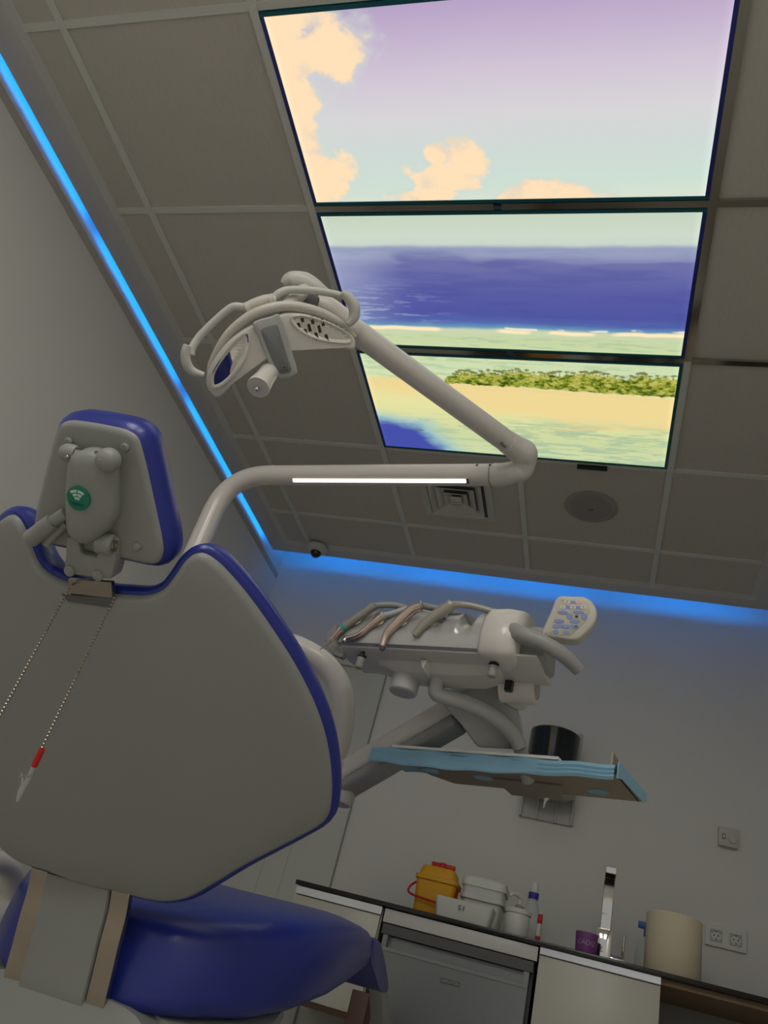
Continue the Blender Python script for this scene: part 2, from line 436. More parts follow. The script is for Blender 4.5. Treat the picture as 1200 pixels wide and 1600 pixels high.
    for px_, h_ in palms:
        tp_ = np.interp(px_, x[:, 0] if x.ndim > 1 else x, top[:, 0] if x.ndim > 1 else top); yc = tp_-h_*.6
        e = np.sqrt(((x-px_)/.011)**2+((y-yc)/.006)**2)+fine*1.6
        base = mix(base, (112, 118, 50), (1-sst(.7, 1.1, e))*.85)
        base = mix(base, (120, 110, 60), (1-sst(.0012, .0022, abs(x-px_)))*sst(-.001, .001, y-yc)*(1-sst(0, .004, y-tp_-.004))*.7)
    # clouds
    cn = fbm(x*11, y*13, 6, 81, .6); cl = np.full_like(x, -9.)
    for cx_, cy_, a, b in ((.66, .04, .15, .12), (.64, .20, .10, .20), (.745, .12, .14, .085), (.64, .50, .15, .09), (.73, .47, .09, .06), (1.04, .49, .13, .06), (.96, .555, .12, .035), (1.12, .455, .07, .06), (1.03, .44, .04, .04), (1.34, .58, .16, .05)):
        cl = np.maximum(cl, 1-np.sqrt(((x-cx_)/a)**2+((y-cy_)/b)**2))
    up = 1-sst(.59, .60, y); cm = sst(-.02, .36, cl+(cn-.5)*2.1)*up; soft = sst(-.5, .2, cl+(cn-.5)*1.8)*up
    base = mix(base, (204, 218, 210), soft*(1-cm)*.6); base = mix(base, (232, 214, 190), cm*.95); base = mix(base, (254, 224, 184), cm*sst(.30, .62, fbm(x*16, y*18, 5, 83)+cl*.35)*.95)
    edge = np.minimum(np.minimum(x-.624, 1.776-x)/.02, 1); base = base*(1+.12*(1-np.clip(edge, 0, 1)))[..., None]
    return base
def print_material():
    m = bpy.data.materials.new('seascape_print'); m.use_nodes = True; nt = m.node_tree
    nt.nodes.remove(nt.nodes['Principled BSDF'])
    at_ = nt.nodes.new('ShaderNodeAttribute'); at_.attribute_name = 'print_colour'
    e = nt.nodes.new('ShaderNodeEmission'); e.inputs[1].default_value = PANEL_GAIN
    nt.links.new(at_.outputs['Color'], e.inputs[0]); nt.links.new(e.outputs[0], nt.nodes['Material Output'].inputs[0])
    return m
PRINT = print_material()
def print_sheet(x0, x1, y0, y1, z, parent, nx=380, ny=190):
    gx, gy = np.meshgrid(np.linspace(x0, x1, nx), np.linspace(y0, y1, ny), indexing='ij')
    col = seascape(gx, gy).reshape(-1, 3)
    c = Vector(((x0+x1)/2, (y0+y1)/2, z))
    co = np.stack([gx.ravel()-c.x, gy.ravel()-c.y, np.zeros(nx*ny)], 1)
    i, j = np.meshgrid(np.arange(nx-1), np.arange(ny-1), indexing='ij'); k = (i*ny+j).ravel()
    q = np.stack([k, k+1, k+ny+1, k+ny], 1)     # faces look down
    me = bpy.data.meshes.new('backlit_print'); me.from_pydata(co.tolist(), [], q.tolist())
    at_ = me.color_attributes.new('print_colour', 'FLOAT_COLOR', 'POINT')
    at_.data.foreach_set('color', np.concatenate([np.clip(col, 0, None), np.ones((len(col), 1))], 1).ravel().astype(np.float32))
    me.materials.append(PRINT)
    o = bpy.data.objects.new('backlit_print', me); COL.objects.link(o); place(o, c, parent); return o
plabels = ['backlit ceiling panel printed with peach clouds in a lilac sky',
           'backlit ceiling panel printed with deep blue sea and surf line, middle of three',
           'backlit ceiling panel printed with a green wooded island, above the light arm']
for j in range(3):
    y0, y1 = j*.6+.014, j*.6+.586; x0, x1 = .613, 1.787; r = .011
    p = thing('sky_panel', ((x0+x1)/2, (y0+y1)/2, H-.016), plabels[j], 'ceiling light', 'backlit sky panels')
    print_sheet(x0+r, x1-r, y0+r, y1-r, H-.0085, p)
    mk('back_plate', box(x0+.002, x1-.002, y0+.002, y1-.002, H-.003, H+.02), 'white_satin', p, smooth=False)
    for a, b, c_, d, m in ((x0, x1, y0, y0+r, 'glass_edge'), (x0, x1, y1-r, y1, 'glass_edge'), (x0, x0+r, y0+r, y1-r, 'glass_navy'), (x1-r, x1, y0+r, y1-r, 'glass_navy' if j < 2 else 'glass_edge')):
        mk('glass_rim', box(a, b, c_, d, H-.011, H), m, p, smooth=False)
mk('panel_clip', box(1.44, 1.56, 1.803, 1.822, H-.018, H-.004), 'black', label='small black clip at the lower edge of the island panel', cat='clip', bevel=.002)

# two unseen fill lamps added behind the camera to brighten the room
emit('fill_glow', (252, 250, 245), FILL_GAIN)
for k_, (xa, lb) in enumerate(((.62, 'added fill lamp on the ceiling behind the viewer, by the left wall'), (1.64, 'added fill lamp on the ceiling behind the viewer, by the right wall'))):
    t = thing('fill_light', (xa+.3, -1.6, H-.012), lb, 'ceiling light', 'added fill lamps')
    mk('fill_glow', box(xa+.015, xa+.585, -2.185, -1.015, H-.010, H-.004), 'fill_glow', t, smooth=False)
    mk('fill_frame', join(box(xa, xa+.6, -2.2, -2.185, H-.012, H-.002), box(xa, xa+.6, -1.015, -1.0, H-.012, H-.002), box(xa, xa+.015, -2.185, -1.015, H-.012, H-.002), box(xa+.585, xa+.6, -2.185, -1.015, H-.012, H-.002)), 'bar', t, smooth=False)

# ceiling fittings
d = thing('air_diffuser', (.9, 2.13, H), 'square white ceiling air vent with stepped louvres behind the strip light', 'air vent')
cx, cy = .898, 2.125
def sqring(a0, z0, a1, z1, th=.003):
    V = []; F = []
    for a, z in ((a0, z0), (a1, z1)):
        for sx, sy in ((-1, -1), (1, -1), (1, 1), (-1, 1)): V.append(Vector((cx+sx*a, cy+sy*a, z)))
    for a, z in ((a0, z0+th), (a1, z1+th)):
        for sx, sy in ((-1, -1), (1, -1), (1, 1), (-1, 1)): V.append(Vector((cx+sx*a, cy+sy*a, z)))
    for i in range(4):
        k = (i+1) % 4
        F += [(i, k, 4+k, 4+i), (8+i, 12+i, 12+k, 8+k), (i, 8+i, 8+k, k), (4+i, 4+k, 12+k, 12+i)]
    return V, F
mk('border', sqring(.168, H-.004, .135, H-.006), 'white_satin', d, smooth=False)
mk('throat', box(cx-.135, cx+.135, cy-.135, cy+.135, H-.0015, H-.0005), 'dark_grey', d, smooth=False)
for a in (.125, .09, .055): mk('louvre', sqring(a, H-.022, a-.034, H-.003, .002), 'white_satin', d, smooth=False)
mk('centre_plate', box(cx-.026, cx+.026, cy-.026, cy+.026, H-.024, H-.016), 'white_satin', d, bevel=.002)
sp_ = thing('ceiling_speaker', (1.5, 2.1, H), 'round grey speaker grille in a ceiling tile', 'speaker')
mk('rim', lathe((1.5, 2.1, H), (0, 0, -1), [(.114, -.002), (.115, .003), (.108, .007), (.098, .007)], 40), 'grey_plastic', sp_)
mk('grille', lathe((1.5, 2.1, H), (0, 0, -1), [(.099, .0), (.099, .006), (.06, .010), (.001, .012)], 40), 'speaker_grey', sp_)
mk('badge', box(1.488, 1.512, 2.106, 2.112, H-.0135, H-.0105), 'dark_grey', sp_, smooth=False)
cm_ = thing('security_camera', (.055, 2.68, H), 'small white dome security camera with dark lens in the ceiling corner', 'camera')
cq = Vector((.052, 2.700, H-.0155))
mk('housing', lathe(cq, (0, 0, -1), [(.058, 0), (.060, .012), (.056, .022), (.042, .032)], 32), 'white_satin', cm_)
mk('lens_dome', ball(cq+Vector((0, .004, -.032)), .031, 24, 12), 'smoke', cm_)

# ================================================================== WORKTOP, CABINETS, FRIDGE
YC = 2.42; ZC = .912
wt = mk('worktop', box(.567, 2.60, YC-.012, YB-.004, ZC-.016, ZC), 'dark_top', label='thin dark speckled worktop along the back wall', cat='worktop', bevel=.002)
mk('under_panel', box(1.924, 2.60, YC+.02, YB-.01, ZC-.036, ZC-.017), 'brown_under', wt, smooth=False)
mk('back_board', box(1.924, 2.60, YB-.03, YB-.006, .2, ZC-.036), 'grey_plastic', wt, smooth=False)
c1 = thing('wall_cabinet', (.75, 2.7, .515), 'cream cabinet with brushed metal top strip at the left end of the worktop', 'cabinet')
mk('body', box(.575, .926, YC+.02, YB-.01, .515, .893), 'cabinet', c1, smooth=False)
mk('door', box(.575, .922, YC, YC+.019, .535, .862), 'cabinet', c1, bevel=.0015)
mk('metal_strip', box(.575, .924, YC-.002, YC+.019, .866, .893), 'alu', c1, smooth=False)
mk('bottom_shade', box(.575, .922, YC-.001, YC+.019, .515, .533), 'red_brown', c1, smooth=False)  # red-brown strip painted in for the shadow along the cabinet's lower edge
fr_ = thing('mini_fridge', (1.22, 2.7, 0), 'steel grey undercounter fridge beneath the worktop', 'fridge')
mk('body', box(.938, 1.50, YC+.05, YB-.02, .04, .842), 'dark_grey', fr_, smooth=False)
fd = mk('door', join(box(.95, 1.488, YC, YC+.048, .05, .764), box(.95, .968, YC, YC+.048, .764, .806), box(1.468, 1.488, YC, YC+.048, .764, .806), box(.968, 1.468, YC+.03, YC+.048, .764, .806)), 'steel_brushed', fr_, smooth=False)
mk('grip_lip', box(.952, 1.486, YC-.004, YC, .755, .766), 'grey_plastic', fd, smooth=False)
mk('top_trim', box(.94, 1.498, YC+.002, YC+.049, .808, .842), 'dark_grey', fr_, smooth=False)
FW = Fr((1.222, YC-.0006, .711), (1, 0, 0), (0, 0, 1))
mk('name_plate', fbox(FW, -.036, .036, -.008, .008, -.0005, .0), 'dark_grey', fd, smooth=False)
mk('lettering', text_geo('INFINITON', FW, .013, .0008), 'light_grey', fd, smooth=False)
mk('drawer_front', box(.936, 1.507, YC, YC+.019, .846, .892), 'milky', label='pale fascia strip above the undercounter fridge', cat='panel', bevel=.001)
c3 = thing('base_cabinet', (1.72, 2.7, 0), 'cream cabinet with brushed metal top strip right of the fridge', 'cabinet')
mk('body', box(1.513, 1.922, YC+.02, YB-.01, .05, .894), 'cabinet', c3, smooth=False)
mk('plinth', box(1.52, 1.915, YC+.06, YB-.02, 0, .05), 'dark_grey', c3, smooth=False)
mk('door', box(1.514, 1.921, YC, YC+.019, .055, .868), 'cabinet', c3, bevel=.0015)
mk('metal_strip', box(1.514, 1.921, YC-.002, YC+.019, .872, .894), 'alu', c3, smooth=False)
bx_ = mk('brown_box', join(box(.96, 1.02, 2.10, 2.2, 0, .60)), 'red_brown', label='narrow reddish-brown upright box behind the leg rest', cat='box', bevel=.004)

# ================================================================== THINGS ON THE WORKTOP
def wt_x(px, py, Y): return aty(px, py, Y).x
# yellow sharps bin
Y = 2.62; x0 = wt_x(645, 1395, Y); x1 = wt_x(711, 1390, Y); zt = aty(690, 1352, Y).z
bn = thing('sharps_bin', ((x0+x1)/2, Y+.07, ZC), 'yellow sharps bin with red carry handle and lid tab', 'bin')
hb = zt-ZC
def tub(xa, xb, ya, yb, z0, z1, ta, r=.02, k=6):
    """tapered rounded tub: ta = how much narrower the foot is"""
    rings = []
    for f, ins in ((0, .004), (.02, 0), (1, 0)):
        e = ta*(1-f)+ins
        rings.append([Vector((u, v, z0+(z1-z0)*f)) for u, v in rrect(xa+e, xb-e, ya+e, yb-e, r, k)])
    return rings
mk('body', loft(tub(x0, x1, Y, Y+.14, ZC, ZC+hb*.70, .012)), 'yellow', bn)
mk('rim', loft([[Vector((u, v, z)) for u, v in rrect(x0-e, x1+e, Y-e, Y+.14+e, .022)] for z, e in ((ZC+hb*.68, 0), (ZC+hb*.70, .006), (ZC+hb*.77, .006), (ZC+hb*.78, 0))]), 'yellow', bn)
mk('lid', loft([[Vector((u, v, z)) for u, v in rrect(x0+e, x1-e, Y+e, Y+.14-e, .022)] for z, e in ((ZC+hb*.77, .004), (ZC+hb*.93, .010), (ZC+hb*.975, .018), (ZC+hb*.98, .03))]), 'yellow', bn)
mk('lid_tab', box(x0+.045, x1-.02, Y+.03, Y+.05, zt-.004, zt+.014), 'red', bn, bevel=.004)
mk('lid_latch', lathe((x0*.5+x1*.5+.01, Y+.04, zt-.004), (0, 0, 1), [(.016, 0), (.016, .016), (.012, .02)], 16), 'red', bn)
mk('handle', tube([(x0+.0, Y+.05, ZC+hb*.66), (x0-.02, Y+.02, ZC+hb*.52), (x0-.012, Y-.012, ZC+hb*.38), (x0+.05, Y-.02, ZC+hb*.33), (x1-.03, Y-.02, ZC+hb*.31), (x1+.008, Y-.012, ZC+hb*.36), (x1+.006, Y+.05, ZC+hb*.66)], .0045, 8), 'red', bn)
# white lidded box behind, open tray in front
Y = 2.66; x0 = wt_x(720, 1400, Y); x1 = wt_x(786, 1410, Y); zt = aty(735, 1366, Y).z
bk = thing('lidded_tub', ((x0+x1)/2, Y+.08, ZC), 'milky white plastic tub with ridged lid beside the yellow bin', 'tub')
hb = zt-ZC
mk('body', loft(tub(x0, x1, Y, Y+.16, ZC, ZC+hb*.80, .012)), 'milky', bk)
mk('rim', loft([[Vector((u, v, z)) for u, v in rrect(x0-e, x1+e, Y-e, Y+.16+e, .024)] for z, e in ((ZC+hb*.56, 0), (ZC+hb*.58, .005), (ZC+hb*.66, .005), (ZC+hb*.67, 0))]), 'milky', bk)
mk('lid', loft([[Vector((u, v, z)) for u, v in rrect(x0-e, x1+e, Y-e, Y+.16+e, .026)] for z, e in ((ZC+hb*.80, 0), (ZC+hb*.81, .006), (ZC+hb*.95, .006), (ZC+hb*.985, 0), (ZC+hb, -.012))]), 'white_plastic', bk)
Y = 2.46; x0 = wt_x(678, 1410, Y); x1 = wt_x(768, 1440, Y); zt = aty(682, 1397, Y).z
tr = thing('open_tray', ((x0+x1)/2, Y+.06, ZC), 'low white open plastic tray with pen mark in front of the tub', 'tray')
hb = zt-ZC
def opentub(xa, xb, ya, yb, z0, z1, ta, th=.003, r=.015):
    o1 = [Vector((u, v, z0)) for u, v in rrect(xa+ta, xb-ta, ya+ta, yb-ta, r)]
    o2 = [Vector((u, v, z1)) for u, v in rrect(xa, xb, ya, yb, r)]
    o3 = [Vector((u, v, z1)) for u, v in rrect(xa+th, xb-th, ya+th, yb-th, r)]
    o4 = [Vector((u, v, z0+th)) for u, v in rrect(xa+ta+th, xb-ta-th, ya+ta+th, yb-ta-th, r)]
    return loft([o1, o2, o3, o4])
mk('body', opentub(x0, x1, Y, Y+.13, ZC, zt, .012), 'white_plastic', tr)
TF = Fr(((x0*.5+x1*.5)-.005, Y+.002, ZC+hb*.62), (1, 0, 0), (0, .16, 1))
mk('pen_mark', text_geo('S1', TF, .026, .004, sx=1.2), 'pen', tr, smooth=False)
# pump bottle
Y = 2.60; xc = wt_x(808, 1440, Y); zt = aty(806, 1428, Y).z
pb = thing('pump_bottle', (xc, Y, ZC), 'small white pump dispenser bottle beside the white tub', 'bottle')
mk('body', lathe((xc, Y, ZC), (0, 0, 1), [(.044, 0), (.047, .004), (.047, zt-ZC-.004), (.044, zt-ZC)], 28), 'white_plastic', pb)
mk('lid', lathe((xc, Y, zt), (0, 0, 1), [(.050, 0), (.050, .012), (.046, .016), (.014, .018)], 28), 'white_plastic', pb)
mk('collar', lathe((xc, Y, zt+.018), (0, 0, 1), [(.016, 0), (.016, .012), (.010, .016)], 16), 'grey_plastic', pb)
mk('pump', join(tube([(xc, Y, zt+.03), (xc, Y, zt+.062)], .006, 10, 1), tube([(xc, Y, zt+.062), (xc-.01, Y-.012, zt+.068), (xc-.03, Y-.03, zt+.064), (xc-.036, Y-.036, zt+.052)], [.011, .010, .006, .004], 10)), 'milky', pb)
# tall clear bottle with a violet ring
Y = 2.72; xc = wt_x(831, 1420, Y); z1 = aty(832, 1378, Y).z
cb = thing('clear_bottle', (xc, Y, ZC), 'tall clear bottle with violet ring and pale cap', 'bottle')
hh = z1-ZC
mk('body', lathe((xc, Y, ZC), (0, 0, 1), [(.038, 0), (.040, .004), (.040, hh*.42), (.030, hh*.58), (.020, hh*.70), (.019, hh*.74)], 24), 'clear', cb)
mk('violet_ring', lathe((xc, Y, ZC+hh*.735), (0, 0, 1), [(.0195, 0), (.0205, .002), (.0205, hh*.10), (.0195, hh*.103)], 20), 'violet', cb)
mk('cap', lathe((xc, Y, ZC+hh*.84), (0, 0, 1), [(.0185, 0), (.015, hh*.14), (.013, hh*.16)], 20), 'milky', cb)
Y = 2.52; xc = wt_x(842, 1450, Y); z1 = aty(842, 1424, Y).z; hh = z1-ZC
rt = thing('red_band_tube', (xc, Y, ZC), 'slim pale tube with two red bands at the worktop edge', 'tube')
mk('body', lathe((xc, Y, ZC), (0, 0, 1), [(.0078, 0), (.0085, .003), (.0085, hh*.9), (.006, hh)], 16), 'milky', rt)
for f0, f1 in ((.10, .24), (.62, .92)): mk('red_band', lathe((xc, Y, ZC+hh*f0), (0, 0, 1), [(.0084, 0), (.0091, .001), (.0091, hh*(f1-f0)-.001), (.0084, hh*(f1-f0))], 16), 'red', rt)
# purple cup
Y = 2.55; xl, xr = wt_x(899, 1462, Y), wt_x(935, 1470, Y); xc = (xl+xr)/2; zt = aty(915, 1458, Y).z; rr = (xr-xl)/2
cp = thing('purple_cup', (xc, Y, ZC), 'purple plastic cup with pale lettering beside the tap', 'cup')
mk('body', lathe((xc, Y, ZC), (0, 0, 1), [(rr*.86, 0), (rr*.88, .003), (rr, zt-ZC), (rr-.003, zt-ZC), (rr*.82, .006), (.001, .005)], 28), 'purple', cp)
def curved_text(s, c, r, z, size):
    F0 = Fr((0, 0, 0), (1, 0, 0), (0, 1, 0)); V, F = text_geo(s, F0, size)
    return [Vector((c[0]+r*math.sin(v.x/r), c[1]-r*math.cos(v.x/r), z+v.y)) for v in V], F
mk('lettering', curved_text('CÁDIZ', (xc, Y), rr*.955+.0016, ZC+(zt-ZC)*.55, .0225), 'pale_purple', cp, smooth=False)
# tap
Y = 2.66; xc = wt_x(943, 1480, Y)
tp = thing('tap', (xc, Y, ZC), 'angular chrome basin tap with side lever', 'tap')
zb = aty(941, 1452, Y).z; zt = aty(948, 1366, Y).z
mk('body', box(xc-.027, xc+.027, Y-.027, Y+.027, ZC, zb), 'chrome', tp, bevel=.003)
SF = Fr((xc, Y, 0), (1, 0, 0), (0, 0, 1))
mk('spout', loft([[Vector((xc+u, Y+dy, z+dz)) for u, dy, dz in ((-.021, 0, 0), (.021, 0, 0), (.021, -.022, dn), (-.021, -.022, dn))] for Y_, dy0, z, dn in ()] or [
    [Vector((xc-.020, Y+.012, zb-.005)), Vector((xc+.020, Y+.012, zb-.005)), Vector((xc+.020, Y-.014, zb-.005)), Vector((xc-.020, Y-.014, zb-.005))],
    [Vector((xc-.020, Y+.010, zb+.10)), Vector((xc+.020, Y+.010, zb+.10)), Vector((xc+.020, Y-.014, zb+.10)), Vector((xc-.020, Y-.014, zb+.10))],
    [Vector((xc-.020, Y-.01, zt-.02)), Vector((xc+.020, Y-.01, zt-.02)), Vector((xc+.020, Y-.036, zt-.045)), Vector((xc-.020, Y-.036, zt-.045))],
    [Vector((xc-.020, Y-.04, zt+.0)), Vector((xc+.020, Y-.04, zt+.0)), Vector((xc+.020, Y-.05, zt-.03)), Vector((xc-.020, Y-.05, zt-.03))],
    [Vector((xc-.020, Y-.12, zt+.005)), Vector((xc+.020, Y-.12, zt+.005)), Vector((xc+.020, Y-.12, zt-.02)), Vector((xc-.020, Y-.12, zt-.02))]]), 'chrome', tp, bevel=.002, seg=1)
mk('lever_hub', lathe((xc+.026, Y, ZC+.03), (1, 0, 0), [(.020, 0), (.020, .045), (.018, .05)], 20), 'chrome', tp)
mk('lever', tube([(xc+.068, Y, ZC+.03), (xc+.070, Y-.01, ZC+.07), (xc+.070, Y-.012, ZC+.115)], .0055, 10), 'chrome', tp)
# blue capped bottle behind the roll
Y = 2.78; xc = wt_x(1010, 1470, Y); zt = aty(1004, 1440, Y).z; hh = zt-ZC
bb = thing('spray_bottle', (xc, Y, ZC), 'milky spray bottle with blue nozzle half hidden behind the paper roll', 'bottle')
mk('body', lathe((xc, Y, ZC), (0, 0, 1), [(.036, 0), (.040, .005), (.040, hh*.45), (.030, hh*.66), (.014, hh*.74)], 24), 'milky', bb)
mk('nozzle', join(box(xc-.012, xc+.012, Y-.012, Y+.012, ZC+hh*.73, ZC+hh*.9), box(xc-.034, xc+.02, Y-.009, Y+.009, ZC+hh*.88, ZC+hh)), 'cap_blue', bb, bevel=.003)
# paper roll
Y = 2.62; xl, xr = wt_x(1008, 1465, Y), wt_x(1097, 1480, Y); xc = (xl+xr)/2; rr = (xr-xl)/2; zt = aty(1050, 1428, Y-.05).z
pr = thing('paper_roll', (xc, Y, ZC), 'large cream paper towel roll standing on the worktop', 'paper roll')
mk('paper', lathe((xc, Y, ZC), (0, 0, 1), [(rr*.35, .0), (rr-.003, 0), (rr, .004), (rr, zt-ZC-.005), (rr-.005, zt-ZC), (rr*.35, zt-ZC), (rr*.35, .0)], 48), 'paper', pr)
mk('core', lathe((xc, Y, ZC), (0, 0, 1), [(rr*.34, 0), (rr*.34, zt-ZC+.001), (rr*.31, zt-ZC+.001), (rr*.31, .01)], 32), 'brown_under', pr)

# ================================================================== ON THE BACK WALL
so = thing('double_socket', (2.2, YB, 1.12), 'white double wall socket beside the paper roll', 'socket')
WF = Fr((2.203, YB-.0005, 1.163), (1, 0, 0), (0, 0, 1))
mk('plate', puff(WF, rrect(-.079, .079, -.041, .041, .004), slab(.010, .002), rings=0), 'milky', so, angle=12)
for u in (-.037, .037):
    mk('socket_insert', puff(WF, rrect(u-.023, u+.023, -.023, .023, .002), slab(.0115, .001), rings=0), 'light_grey', so, angle=12)
    W2 = WF.at(u, 0, .0117)
    ring = lathe(W2.o, W2.Z, [(.0195, -.001), (.0195, .0003), (.0185, .0005)], 28)
    k = mk('socket_well', ring, 'milky', so)
    mk('socket_shade', tube([W2.w(.0175*math.cos(q), .0175*math.sin(q), .0006) for q in [pi*(.12+.76*i/12) for i in range(13)]], .0012, 6, 1), 'dark_grey', k)
    for q in (-.0085, .0085): mk('pin_hole', lathe(W2.w(q, 0, .0006), W2.Z, [(.003, 0), (.003, .0006)], 12), 'black', k)
    mk('earth_clip', fbox(W2, -.003, .003, .012, .018, .0, .002), 'dark_grey', k, smooth=False)
    mk('earth_clip', fbox(W2, -.003, .003, -.018, -.012, .0, .002), 'dark_grey', k, smooth=False)
th = thing('thermostat', (2.2, YB, 1.52), 'small square white wall thermostat with dial above the double socket', 'thermostat')
TH = Fr((2.204, YB-.0005, 1.557), (1, 0, 0), (0, 0, 1))
mk('body', fbox(TH, -.040, .040, -.040, .040, 0, .025), 'cream', th, bevel=.004)
mk('dial', lathe(TH.w(.016, -.008, .025), TH.Z, [(.017, 0), (.0165, .006), (.014, .008)], 24), 'cream', th)
sw_ = mk('switch', fbox(TH, -.026, -.012, -.012, .010, .024, .028), 'dark_grey', th, bevel=.001)
mk('switch_rocker', fbox(TH, -.023, -.015, -.008, .006, .028, .030), 'button_pale', sw_, smooth=False)
# centre-feed paper dispenser
dp = thing('paper_dispenser', (1.437, YB, 1.46), 'wall-mounted paper towel dispenser with black drum and white ring, behind the tray', 'dispenser')
dx, dyy = 1.437, YB-.125
mk('back_plate', join(box(1.318, 1.556, YB-.014, YB-.001, 1.468, 1.90), box(1.318, 1.328, YB-.03, YB-.012, 1.468, 1.6), box(1.546, 1.556, YB-.03, YB-.012, 1.468, 1.6), box(1.39, 1.40, YB-.024, YB-.012, 1.468, 1.6), box(1.475, 1.485, YB-.024, YB-.012, 1.468, 1.6)), 'light_grey', dp, bevel=.001, seg=1)
mk('outlet_ring', lathe((dx, dyy, 1.555), (0, 0, 1), [(.055, .0), (.105, .0), (.122, .012), (.124, .05), (.05, .05)], 40), 'white_satin', dp)
mk('drum', lathe((dx, dyy, 1.606), (0, 0, 1), [(.10, 0), (.115, .004), (.115, .225), (.108, .232), (.09, .228)], 40), 'smoke', dp)
mk('paper_tail', loft([[Vector((dx+.012*math.cos(a)*s+o_, dyy-.035+.008*math.sin(a)*s, z)) for a in [2*pi*i/8 for i in range(8)]] for z, s, o_ in ((1.575, .9, 0), (1.545, 1.4, .004), (1.53, 1.0, .003), (1.51, .4, -.004), (1.485, .15, -.006))]), 'tissue', dp)

# ================================================================== DENTAL CHAIR
Bc = at(125, 1388, 1.24); Nc = at(145, 932, 1.12)
ev = (Nc-Bc); exx = Vector((0, 0, 1)).cross(Vector((-ev.x, -ev.y, 0))).normalized()*-1
if exx.x < 0: exx = -exx
BK = Fr(Bc, exx, ev)          # n > 0 towards the rear of the chair
KC = 0.85
curve = lambda u, v: -KC*u*u
def uvc(fr, px, py, n=0.0):
    off = 0.0
    for _ in range(12): u, v = fr.uv(px, py, n+off); off = -KC*u*u
    return u, v
chair = thing('dental_chair', (Bc.x, Bc.y+.3, 0), 'dental chair with blue upholstery and pale grey back shell, seen from behind', 'dental chair')
half_px = [(190, 932), (225, 933), (250, 924), (268, 903), (284, 880), (300, 868), (318, 868), (345, 888), (385, 934), (425, 990), (460, 1045), (490, 1105), (508, 1160), (516, 1215), (515, 1262), (504, 1289), (470, 1310), (430, 1331), (380, 1357), (330, 1387), (292, 1408), (255, 1414), (220, 1409), (180, 1398)]
hp = [uvc(BK, *q) for q in half_px]
out = [(0, hp[0][1]-.004)] + hp + [(0, hp[-1][1]-.002)]
outline = out + [(-u, v) for u, v in reversed(out[1:-1])]
outline = [tuple(p) for p in cr(outline, 3, closed=True)]
back = mk('backrest', puff(BK, outline, [(0.006, -.05), (0, -.045), (0, -.012), (.0015, -.006), (.005, -.002), (.010, 0)], curve, rings=7), 'shell', chair)
mk('back_cushion', puff(BK, outline, [(.004, -.010), (-.0045, -.011), (-.009, -.016), (-.0095, -.022), (-.007, -.034), (-.001, -.050), (.006, -.062), (.012, -.070)], curve, rings=7), 'blue_leather', chair)
# neck slot and slide plate
slot = [uvc(BK, *q) for q in ((97, 922), (178, 924), (172, 948), (108, 938))]
# headrest
hB = at(155, 882, 1.105); hT = at(162, 668, 1.045)
HD = Fr((hB+hT)/2, exx, hT-hB)
hpx = [(195, 673), (211, 684), (219, 705), (230, 750), (243, 810), (251, 850), (250, 872), (236, 884)]
hh_ = [HD.uv(*q) for q in hpx]
# mirrored outline about the hinge axis
hc = HD.uv(150, 770)[0]
R_ = [p for p in hh_ if p[0] > hc+.01]
R_ = [(p[0]-hc, p[1]) for p in R_]
hout = [(0, R_[0][1]+.002), (R_[0][0]*.6, R_[0][1]+.0015)] + R_ + [(R_[-1][0]*.5, R_[-1][1]-.001), (0, R_[-1][1]-.001)]
hout = hout + [(-u, v) for u, v in reversed(hout[1:-1])]
hout = [tuple(p) for p in cr(hout, 3, closed=True)]
HD = Fr(HD.w(hc, 0), HD.X, HD.Y)
HH = lambda px, py, n=0.0: HD.uv(px, py, n)
head = mk('headrest', puff(HD, hout, [(.006, -.03), (0, -.028), (0, -.009), (.0015, -.004), (.005, -.001), (.009, 0)], rings=2), 'shell', chair)
mk('head_cushion', puff(HD, hout, [(.002, -.006), (-.001, -.009), (-.006, -.016), (-.009, -.028), (-.008, -.048), (.0, -.064), (.010, -.074), (.022, -.079)], rings=4, n_end=(0, -.004)), 'blue_leather', head)
for q in ((107, 690), (195, 699), (213, 855), ):
    u, v = HH(*q, .002); mk('bolt_cap', lathe(HD.w(u, v, .0), HD.Z, [(.0058, 0), (.0058, .003), (.004, .0048), (.001, .005)], 16), 'shell', head)
# hinge cover (long shield), pivot barrel with two ball ends
n0 = .022
cov = [HH(*q, n0) for q in ((108, 716), (118, 706), (135, 703), (152, 708), (166, 722), (174, 738), (175, 780), (174, 812), (162, 832), (148, 845), (130, 850), (114, 842), (105, 825), (103, 790), (104, 750))]
cov = [tuple(p) for p in cr(cov, 3, closed=True)]
cv = mk('hinge_cover', puff(HD, cov, [(0, .0), (0, .020), (.002, .026), (.006, .030), (.014, .034)], rings=3, n_end=(0, .003)), 'shell', head)
b0 = HD.pw(108, 708, .016); b1 = HD.pw(172, 718, .020)
mk('pivot_barrel', tube([b0, b1], .0085, 16, 1), 'steel', head)
mk('pivot_knob', lathe(b0, (b0-b1), [(.010, -.012), (.0125, -.006), (.0125, .004), (.009, .010), (.002, .012)], 20), 'shell', head)
mk('pivot_knob', ball(b1+HD.Z*.004, .0165, 20, 10), 'shell', head)
for q, nn in (((105, 714), .030), ((158, 719), .038)):
    p = HD.pw(*q, nn); mk('pivot_screw', ball(p, .0028, 10, 6), 'steel', head)
